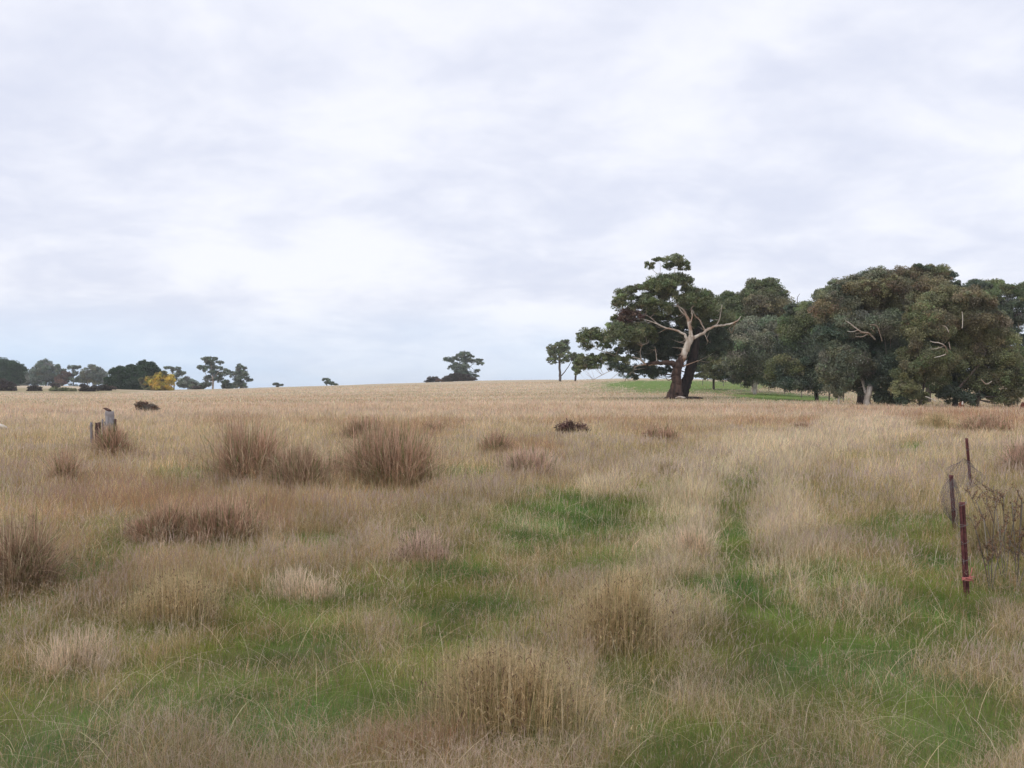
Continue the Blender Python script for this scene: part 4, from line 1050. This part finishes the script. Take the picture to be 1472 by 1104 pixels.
# --- shrubs and heaps
def shrub(label, d, pads, seed, col='bush', leaf=None, group=None, name='shrub', cat='shrub', dens=1.2):
    rg = np.random.default_rng(900 + seed); k = d / F; pp = []
    X0, Y0 = atd(pads[0][0], d); Z0 = Hs(X0, Y0)
    for p in pads:
        x = (p[0] - 736) / F * d; g_ = Hs(x, d)
        hz = p[2] * k
        pp.append((x, d + rg.normal(0, .3) * p[1] * k, g_ + hz * 0.35, p[1] * k, p[1] * k * .8, hz * 0.75, p[3] if len(p) > 3 else col))
    V, Q, C = leaf_cloud(pp, leaf or max(.12, d * .0017), rg, dens, .2, .25)
    V[:, 2] = np.maximum(V[:, 2], H(V[:, 0], V[:, 1]) + .02)
    root = empty(name, (X0, Y0, Z0)); tag(root, label, cat, group)
    make_mesh('foliage', V, Q, C, M_LEAF, root, (X0, Y0, Z0))
    tp = []
    for q in pp:
        for j in range(7):
            a = rg.uniform(0, 6.28); e = np.array([q[0] + math.cos(a) * q[3] * .9, q[1] + math.sin(a) * q[4] * .9, q[2] + q[5] * rg.uniform(.2, 1.15)])
            s0 = np.array([q[0], q[1], Hs(q[0], q[1]) - .05]); m = (s0 + e) / 2 + rg.normal(0, .1, 3) * q[3]
            r0 = max(.02, d * .00025)
            sp = spline([(*s0, r0), (*m, r0 * .7), (*e, r0 * .3)], 3); tp.append(tube(sp[:, :3], sp[:, 3], 5, .1, j))
    V, Q, _ = join(tp); make_mesh('stems', V, Q, None, B_DARK, root, (X0, Y0, Z0))
    return root


SG = 'low shrubs along the far paddock edge'
shrub('largest purplish shrub at the left edge below the black conifer', 330, [(2, 12, 14), (12, 8, 12), (-10, 12, 12)], 1, group=SG)
shrub('small dark shrub a little right of the left edge shrub', 330, [(50, 6, 8), (46, 5, 6)], 2, group=SG)
shrub('tiny dark shrub alone on the pale strip below the far trees', 400, [(80, 4, 4)], 3, group=SG)
shrub('dark mounded shrub just left of the dark conifers', 330, [(128, 9, 8), (136, 6, 6)], 4, group=SG)
shrub('low brown shrub touching the foot of the dark conifers', 345, [(150, 7, 6), (160, 6, 5)], 5, group=SG)
shrub('low flat green shrub between the two mounded ones at left', 332, [(95, 9, 4, 'olive'), (82, 8, 4, 'olive')], 6, group=SG)
shrub('dark low shrub in front of the skyline pair of gums', 425, [(282, 5, 4)], 7, group='bushes by the skyline gums')
shrub('bush at the foot between the two skyline gums', 440, [(326, 8, 6, 'far'), (332, 6, 5, 'far')], 8, group='bushes by the skyline gums')
shrub('bush left of the taller skyline gum of the pair', 445, [(292, 6, 7, 'far'), (286, 4, 4, 'far')], 9, group='bushes by the skyline gums')
shrub('larger brown scrub mound at the foot of the lone crest gum', 450, [(658, 12, 9, 'bush'), (645, 10, 6, 'bush'), (668, 8, 8, 'bush'), (650, 7, 8, 'dead'), (676, 6, 5, 'bush')], 10, dens=1.3, leaf=.42)
shrub('smaller brown scrub mound left of the lone crest gum', 450, [(622, 7, 7, 'bush'), (631, 5, 4, 'dead'), (614, 4, 3, 'bush')], 11, dens=1.3, leaf=.42)


def twig_bush(label, px, py, wpx, hpx, seed, ld=.5, tm=B_WOODBROWN):
    rg = np.random.default_rng(seed); X0, Y0 = at(px, py); Z0 = Hs(X0, Y0); R = .5 * wpx * Y0 / F; hh = hpx * Y0 / F
    tp = []
    for i in range(240):
        a = rg.uniform(0, 6.28); q = rg.random() ** .5
        e = np.array([X0 + math.cos(a) * q * R, Y0 + math.sin(a) * q * R * .6, Z0 + hh * (1.02 - .5 * q * q) * rg.uniform(.4, 1)])
        s0 = np.array([X0 + rg.normal(0, .3) * R, Y0 + rg.normal(0, .2) * R, Z0 - .03]); m = (s0 + e) / 2 + rg.normal(0, .12, 3)
        r0 = max(.011, Y0 * .00028)
        sp = spline([(*s0, r0), (*m, r0), (*e, r0 * .7), (*(e + rg.normal(0, .09, 3)), r0 * .3)], 3)
        tp.append(tube(sp[:, :3], sp[:, 3], 4, .1, i))
    V, Q, _ = join(tp)
    root = empty('dead_bush', (X0, Y0, Z0)); tag(root, label, 'bush')
    make_mesh('twigs', V, Q, None, tm, root, (X0, Y0, Z0))
    pp = [(X0 - R * .45, Y0, Z0 + hh * .55, R * .5, R * .4, hh * .42, 'dead'), (X0 + R * .3, Y0, Z0 + hh * .45, R * .5, R * .4, hh * .32, 'dead')]
    V, Q, C = leaf_cloud(pp, max(.055, Y0 * .0016), rg, ld, .1, .3)
    make_mesh('dry_leaves', V, Q, C, M_LEAF, root, (X0, Y0, Z0))


twig_bush('dark dead twiggy bush lying in pale grass in mid paddock', 824, 630, 50, 24, 77)
twig_bush('domed dark brown bush alone in the grass below the golden tree', 213, 595, 34, 17, 78, .35, B_POST)


# ------------------------------------------------------------------ old wooden stumps at left
def plank(cx, cy, wx, wy, h, leanx, leany, seed, cuts=0.0, taper=0.85, rot=0.3):
    """split, uneven upright timber: rings of an irregular section"""
    rg = np.random.default_rng(seed); sides = 12; n = 12
    a = np.linspace(0, 2 * math.pi, sides, endpoint=False)
    sec = 0.85 + 0.25 * rg.random(sides)
    z0 = Hs(cx, cy) - 0.15
    V = []
    for i in range(n):
        s = i / (n - 1); k = 1 - (1 - taper) * s
        x = np.sign(np.cos(a)) * np.abs(np.cos(a)) ** .6 * wx / 2 * sec * k; y = np.sign(np.sin(a)) * np.abs(np.sin(a)) ** .6 * wy / 2 * sec * k
        X = x * math.cos(rot) - y * math.sin(rot); Y = x * math.sin(rot) + y * math.cos(rot)
        zz = np.full(sides, z0 + (h + .15) * s)
        if i == n - 1: zz = zz + cuts * (rg.random(sides) - .5)
        V.append(np.stack([cx + X + leanx * s * h, cy + Y + leany * s * h, zz], 1) + rg.normal(0, .006, (sides, 3)))
    V = np.concatenate(V)
    i = np.arange(n - 1)[:, None] * sides; j = np.arange(sides)[None, :]; j2 = (j + 1) % sides
    Q = np.stack([i + j, i + j2, i + sides + j2, i + sides + j], -1).reshape(-1, 4)
    V = np.vstack([V, V[-sides:].mean(0) - np.array([0, 0, .03])]); c = len(V) - 1; b = (n - 1) * sides
    Q = np.vstack([Q, [[b + k, b + (k + 1) % sides, b + (k + 2) % sides, c] for k in range(0, sides, 2)]])
    return V, Q


D = 30.0
k30 = D / F
sx = (160 - 736) * k30
zt = lambda py: (EYE + _Z0 + (HY - py) * k30)
root = empty('wooden_stump', (sx, D, Hs(sx, D))); tag(root, 'tall leaning weathered grey wooden stump with dark splintered cap', 'stump', 'old wooden stumps at left')
hgt = zt(591) - Hs(sx, D)
V, Q = plank(sx + .06, D, .37, .30, hgt, -.10, 0, 3, .07, .72); make_mesh('stump_body', V, Q, None, B_WOOD, root, tuple(root.location))
V, Q = plank(sx + .18, D - .02, .05, .20, hgt * .80, -.05, 0, 4, .06, .8, 0.1); make_mesh('side_slab', V, Q, None, B_WOODBROWN, root, tuple(root.location))
V, Q = plank(sx - .16, D - .05, .06, .12, hgt * .72, .0, 0, 6, .12, .7, 0.1); make_mesh('side_slab', V, Q, None, B_WOOD, root, tuple(root.location))
capx = (151.5 - 736) * k30; tp = []
for j, (dx, l) in enumerate(((0, .22), (.05, .18), (.09, .2))):
    sp = spline([(capx + .14, D + (j - 1) * .05, zt(591), .035), (capx + .06, D + (j - 1) * .05, zt(588.5), .035), (capx - .04 + dx * .3, D + (j - 1) * .06, zt(586.5), .015)], 3)
    tp.append(tube(sp[:, :3], sp[:, 3], 6, .3, j))
V, Q, _ = join(tp); make_mesh('splintered_cap', V, Q, None, B_WOODBROWN, root, tuple(root.location))
sx2 = (139 - 736) * k30
root = empty('wooden_stump', (sx2, D, Hs(sx2, D))); tag(root, 'short broken brown wooden stump with grey splinters, left of the tall one', 'stump', 'old wooden stumps at left')
h2 = zt(607) - Hs(sx2, D)
V, Q = plank(sx2 + .03, D + .03, .17, .2, h2, 0, 0, 9, .05, .9); make_mesh('stump_body', V, Q, None, B_WOODBROWN, root, tuple(root.location))
V, Q = plank(sx2 - .13, D, .08, .14, h2 * .99, -.04, 0, 10, .08, .8); make_mesh('side_slab', V, Q, None, B_WOOD, root, tuple(root.location))
V, Q = plank(sx2 + .165, D + .02, .07, .12, h2 * 1.08, .0, 0, 11, .1, .7); make_mesh('side_slab', V, Q, None, B_WOOD, root, tuple(root.location))

# red broken stump in front of the right hand tree
for (px_, d_, hpx, wpx, lb) in ((1382, 88, 14, 10, 'reddish-brown split stump with pale broken top below the olive-brown tree'), (1471, 88, 12, 9, 'dark brown stump cut by the right picture edge')):
    x, y = atd(px_, d_); kk = d_ / F; zb = Hs(x, y)
    root = empty('tree_stump', (x, y, zb)); tag(root, lb, 'stump')
    hh = EYE + _Z0 + (HY - (585 - hpx / 2)) * kk - zb
    V, Q = plank(x - wpx * kk * .28, y, wpx * kk * .55, .5, hh * .95, .16, 0, 31, .2, .6); V2, Q2 = plank(x + wpx * kk * .28, y + .1, wpx * kk * .5, .5, hh, -.10, 0, 32, .25, .6)
    V, Q, _ = join([(V, Q), (V2, Q2)]); make_mesh('stump_body', V, Q, None, B_STUMP, root, tuple(root.location))
    if px_ < 1400:
        V, Q = plank(x + .03, y - .15, .30, .12, hh * 1.04, 0, 0, 33, .2, .5); V[:, 2] = np.maximum(V[:, 2], zb + hh * .72)
        make_mesh('pale_splinter', V, Q, None, B_WHITE, root, tuple(root.location))


# ------------------------------------------------------------------ far wire fence under the trees
def far_fence(label, posts, wire=True, hgt=1.25, r=.09):
    P = []
    for px, d in posts:
        x, y = atd(px, d); P.append(np.array([x, y, Hs(x, y)]))
    root = empty('wire_fence', tuple(P[0])); tag(root, label, 'fence')
    rg = np.random.default_rng(len(label))
    for p in P:
        l = rg.normal(0, .05, 2); h = hgt * rg.uniform(.9, 1.1)
        V, Q = tube([p - [0, 0, .2], p + [l[0] * .5, l[1] * .5, h * .5], p + [l[0], l[1], h]], [r, r * .95, r * .85], 7, .3, 3)
        make_mesh('post', V, Q, None, B_POST, root, tuple(P[0]))
    for k in (0.45, 0.8, 1.1):
        pts = np.array([p + [0, 0, k * hgt / 1.25] for p in P]); V, Q = tube(pts, np.full(len(pts), .012), 4)
        make_mesh('wire', V, Q, None, M_WIRE, root, tuple(P[0]))


far_fence('old wire and timber post fence running down the slope under the grove', [(1010, 240), (1040, 228), (1064, 218), (1086, 205), (1105, 190), (1128, 172), (1152, 155), (1176, 141), (1192, 133), (1212, 124)])
far_fence('short run of thin fence posts in grass right of the grove', [(1400, 100), (1429, 99), (1463, 98), (1500, 97)], r=.05)


# ------------------------------------------------------------------ steel pickets at right
def picket(label, px_b, d, py_top, px_top, z_off=0.0, tie=False):
    xb, yb = atd(px_b, d); zb = Hs(xb, yb)
    zt_ = EYE + _Z0 + (HY - py_top) * d / F; xt = (px_top - 736) / F * d
    root = empty('star_picket', (xb, yb, zb)); tag(root, label, 'fence post', 'dark red steel pickets')
    n = 26
    V = []; Q = []
    for kx in range(3):                                         # three fins of the Y section
        a = math.radians(90 + 120 * kx + 25); dx, dy = math.cos(a), math.sin(a); nx, ny = -dy, dx
        L = .026; t = .0035
        base = len(V)
        for i in range(n):
            s = i / (n - 1); z = zb - .2 + (zt_ - zb + .2) * s
            cx = xb + (xt - xb) * s; cy = yb + .02 * s
            for (u, v) in ((0.0, -t), (L, -t), (L, t), (0.0, t)):
                V.append((cx + dx * u + nx * v, cy + dy * u + ny * v, z))
        for i in range(n - 1):
            for j in range(4):
                Q.append((base + i * 4 + j, base + i * 4 + (j + 1) % 4, base + i * 4 + 4 + (j + 1) % 4, base + i * 4 + 4 + j))
        Q.append((base + (n - 1) * 4, base + (n - 1) * 4 + 1, base + (n - 1) * 4 + 2, base + (n - 1) * 4 + 3))
    make_mesh('steel_post', V, Q, None, M_PICKET, root, tuple(root.location))
    # wire ties wound round the post where strands used to run
    rg = np.random.default_rng(int(px_b))
    for s in ((.22, .42, .60, .80) if not tie else (.40, .58, .76, .98)):
        c = np.array([xb + (xt - xb) * s, yb, zb + (zt_ - zb) * s]); a = np.linspace(0, 2 * math.pi * 1.6, 16)
        pts = np.stack([c[0] + .031 * np.cos(a), c[1] + .031 * np.sin(a), c[2] + np.linspace(-.012, .015, 16) + .012 * np.cos(a)], 1)
        pts = np.vstack([pts, pts[-1] + [rg.uniform(-.05, .05), -.02, rg.uniform(-.05, .02)]])
        V, Q = tube(pts, np.full(len(pts), .0022), 5); make_mesh('wire_tie', V, Q, None, M_WIRE, root, tuple(root.location))
    if tie:
        s = .16; c = np.array([xb + (xt - xb) * s, yb, zb + (zt_ - zb) * s + .03]); tp = []
        for q in range(3):
            a = np.linspace(0, 2 * math.pi, 14); tp.append(tube(np.stack([c[0] + .037 * np.cos(a), c[1] + .037 * np.sin(a), c[2] + q * .008 + .006 * np.sin(a + q)], 1), np.full(14, .0045), 5))
        for e in ((-.055, -.03, -.006), (.05, -.03, .02), (.045, -.02, -.03), (.03, -.03, .10)):
            sp = spline([(c[0], c[1] - .036, c[2] + .01, .004), (c[0] + e[0] * .5, c[1] - .045, c[2] + .02 + e[2] * .4, .004), (c[0] + e[0], c[1] + e[1], c[2] + e[2], .003)], 4)
            tp.append(tube(sp[:, :3], sp[:, 3], 5))
        V, Q, _ = join(tp); make_mesh('twine', V, Q, None, M_PINK, root, tuple(root.location))
    return np.array([xb, yb, zb]), np.array([xt, yb, zt_])


pA = picket('nearest dark red steel picket with pink twine tied low on it', 1391, 8.35, 722, 1384, tie=True)
pB = picket('dark red steel picket wrapped in wire netting, left of the nearest one', 1374, 12.3, 683, 1368)
pC = picket('farthest dark red steel picket, leaning, beyond the netting', 1398, 17.0, 630, 1390)


def netting(label, fn, nu, nv, seed, r=.0016):
    """hexagonal wire netting over the surface fn(u, v)"""
    pts = {}; segs = []
    for i in range(nu + 1):
        for j in range(nv + 1):
            off = .25 if (i % 2) else -.25
            pts[(i, j)] = fn(i / nu, (j + (off if j % 2 == 0 else -off)) / nv)
    for i in range(nu + 1):
        for j in range(nv):
            segs.append((pts[(i, j)], pts[(i, j + 1)]))
    for i in range(nu):
        for j in range(nv + 1):
            if (i + j) % 2 == 0: segs.append((pts[(i, j)], pts[(i + 1, j)]))
    tp = [tube(np.array([a, b]), [r, r], 3, cap=False) for a, b in segs]
    V, Q, _ = join(tp)
    o = make_mesh('wire_netting', V, Q, None, M_WIRE, None, tuple(V.min(0)))
    return tag(o, label, 'netting', 'crumpled netting on the pickets')


def net1(u, v):            # bag of netting hanging round the left picket
    c = pB[0] * (1 - v) + pB[1] * v
    a = u * 2 * math.pi * 1.9
    bulge = (.025 + .095 * math.sin(math.pi * min(1, max(0, 1.08 - v)) ** 1.2) ** 1.1)
    rr = bulge * (1 + .28 * math.sin(a * 2.3 + v * 9)) * (1 - .22 * u)
    return np.array([c[0] - .012 * math.sin(math.pi * v) + rr * math.cos(a) * .95 - .02 * math.sin(v * 3.1), c[1] + rr * math.sin(a) * 1.3, pB[0][2] + .10 + (pB[1][2] - pB[0][2] - .16) * v + .02 * math.sin(a * 3)])


def net2(u, v):            # loose loop between the left and the farthest picket
    x0_, y0_ = (1385 - 736) / F * 13.6, 13.6
    zc = EYE + _Z0 + (HY - 683) / F * 13.6
    a = u * 2 * math.pi * 1.3
    rr = .20 * math.sin(math.pi * (0.06 + .9 * v)) ** .7 * (1 + .2 * math.sin(a * 3.1 + v * 7))
    return np.array([x0_ + rr * math.cos(a), y0_ + rr * math.sin(a) * 1.7, zc + .34 * (v - .45) + .03 * math.sin(a * 2)])


netting('crumpled grey wire netting bagged round the left steel picket', net1, 44, 26, 1, .0013)
netting('loose loop of wire netting hanging between the left and farthest pickets', net2, 40, 10, 2, .0012)
for lb, a, b, za, zb_, sag in (('upper slack fence wire from the nearest picket toward the farthest', pA, pC, .97, .55, .10), ('lower slack fence wire sagging beside the nearest picket', pA, pB, .55, .5, .06),
                               ('middle slack fence wire between the netted and farthest pickets', pB, pC, .7, .35, .10)):
    p0 = a[0] * (1 - za) + a[1] * za; p1 = b[0] * (1 - zb_) + b[1] * zb_
    s = np.linspace(0, 1, 24)[:, None]; pts = p0 * (1 - s) + p1 * s; pts[:, 2] -= sag * np.sin(math.pi * s[:, 0]); pts[:, 0] += .02 * np.sin(s[:, 0] * 17)
    V, Q = tube(pts, np.full(24, .0019), 5); o = make_mesh('fence_wire', V, Q, None, M_WIRE, None, tuple(p0)); tag(o, lb, 'wire', 'loose wires on the pickets')


# ------------------------------------------------------------------ seeded dock plants at right
def dock(label, px, py, hpx, seed):
    rg = np.random.default_rng(seed); X0, Y0 = at(px, py); Z0 = Hs(X0, Y0); hh = hpx * Y0 / F
    root = empty('dock_plant', (X0, Y0, Z0)); tag(root, label, 'weed', 'seeded dock plants at right')
    st = []; P = []
    for i in range(4):
        lx, ly = rg.normal(0, .13, 2); h = hh * rg.uniform(.7, 1)
        sp = spline([(X0, Y0, Z0 - .03, .0032), (X0 + lx * .5, Y0 + ly * .5, Z0 + h * .5, .0028), (X0 + lx * 1.1, Y0 + ly * 1.1, Z0 + h, .0018)], 6)
        st.append(tube(sp[:, :3], sp[:, 3], 5))
        for j in range(5):
            k = rg.integers(len(sp) // 3, len(sp)); b = sp[k, :3]; e = b + np.array([rg.normal(0, .07), rg.normal(0, .07), rg.uniform(.05, .16)])
            st.append(tube(np.array([b, (b + e) / 2 + rg.normal(0, .01, 3), e]), [.0026, .0022, .0015], 4))
            m = 40; t = rg.random(m)[:, None]; P = b * (1 - t) + e * t + rg.normal(0, .008, (m, 3))
            V, Q = ribbons(P, np.full(m, .015), np.full(m, .008), rg.uniform(0, 6.28, m), rg.uniform(0, 1.2, m), rg.uniform(0, 3.14, m), [.5, 1, .3])
            C = np.repeat(np.array([.21, .125, .08]) * (.5 + rg.random((m, 1))), 2, 0)
            make_mesh('seed_head', V, Q, C, M_TWIG, root, (X0, Y0, Z0))
    V, Q, _ = join(st); make_mesh('stem', V, Q, None, B_POST, root, (X0, Y0, Z0))


for i, (lb, px, py, hp) in enumerate([
    ('brown seeded dock stems nearest the front picket', 1424, 852, 128), ('tall brown dock stems in the middle of the weed patch', 1444, 838, 150),
    ('dock stems with dark seed clusters by the right picture edge', 1462, 850, 140),
    ('thin dock stems behind the weed patch beyond the front picket', 1425, 790, 90)]):
    dock(lb, px, py, hp, 60 + i)

# ------------------------------------------------------------------ air
hz_m, t = new_mat('haze')
pv = t.nodes.new('ShaderNodeVolumePrincipled'); pv.inputs['Color'].default_value = (0.93, 0.965, 1.0, 1)
pv.inputs['Density'].default_value = 0.00020; pv.inputs['Anisotropy'].default_value = 0.2
o_ = t.nodes.new('ShaderNodeOutputMaterial'); t.links.new(pv.outputs[0], o_.inputs['Volume'])
import itertools
vx = np.array(list(itertools.product((-1950, 1950), (-1950, 1950), (-45, 32))), float)
qf = np.array([[0, 1, 3, 2], [4, 6, 7, 5], [0, 4, 5, 1], [2, 3, 7, 6], [0, 2, 6, 4], [1, 5, 7, 3]])
hz = make_mesh('haze', vx, qf, None, hz_m); tag(hz, kind='stuff')
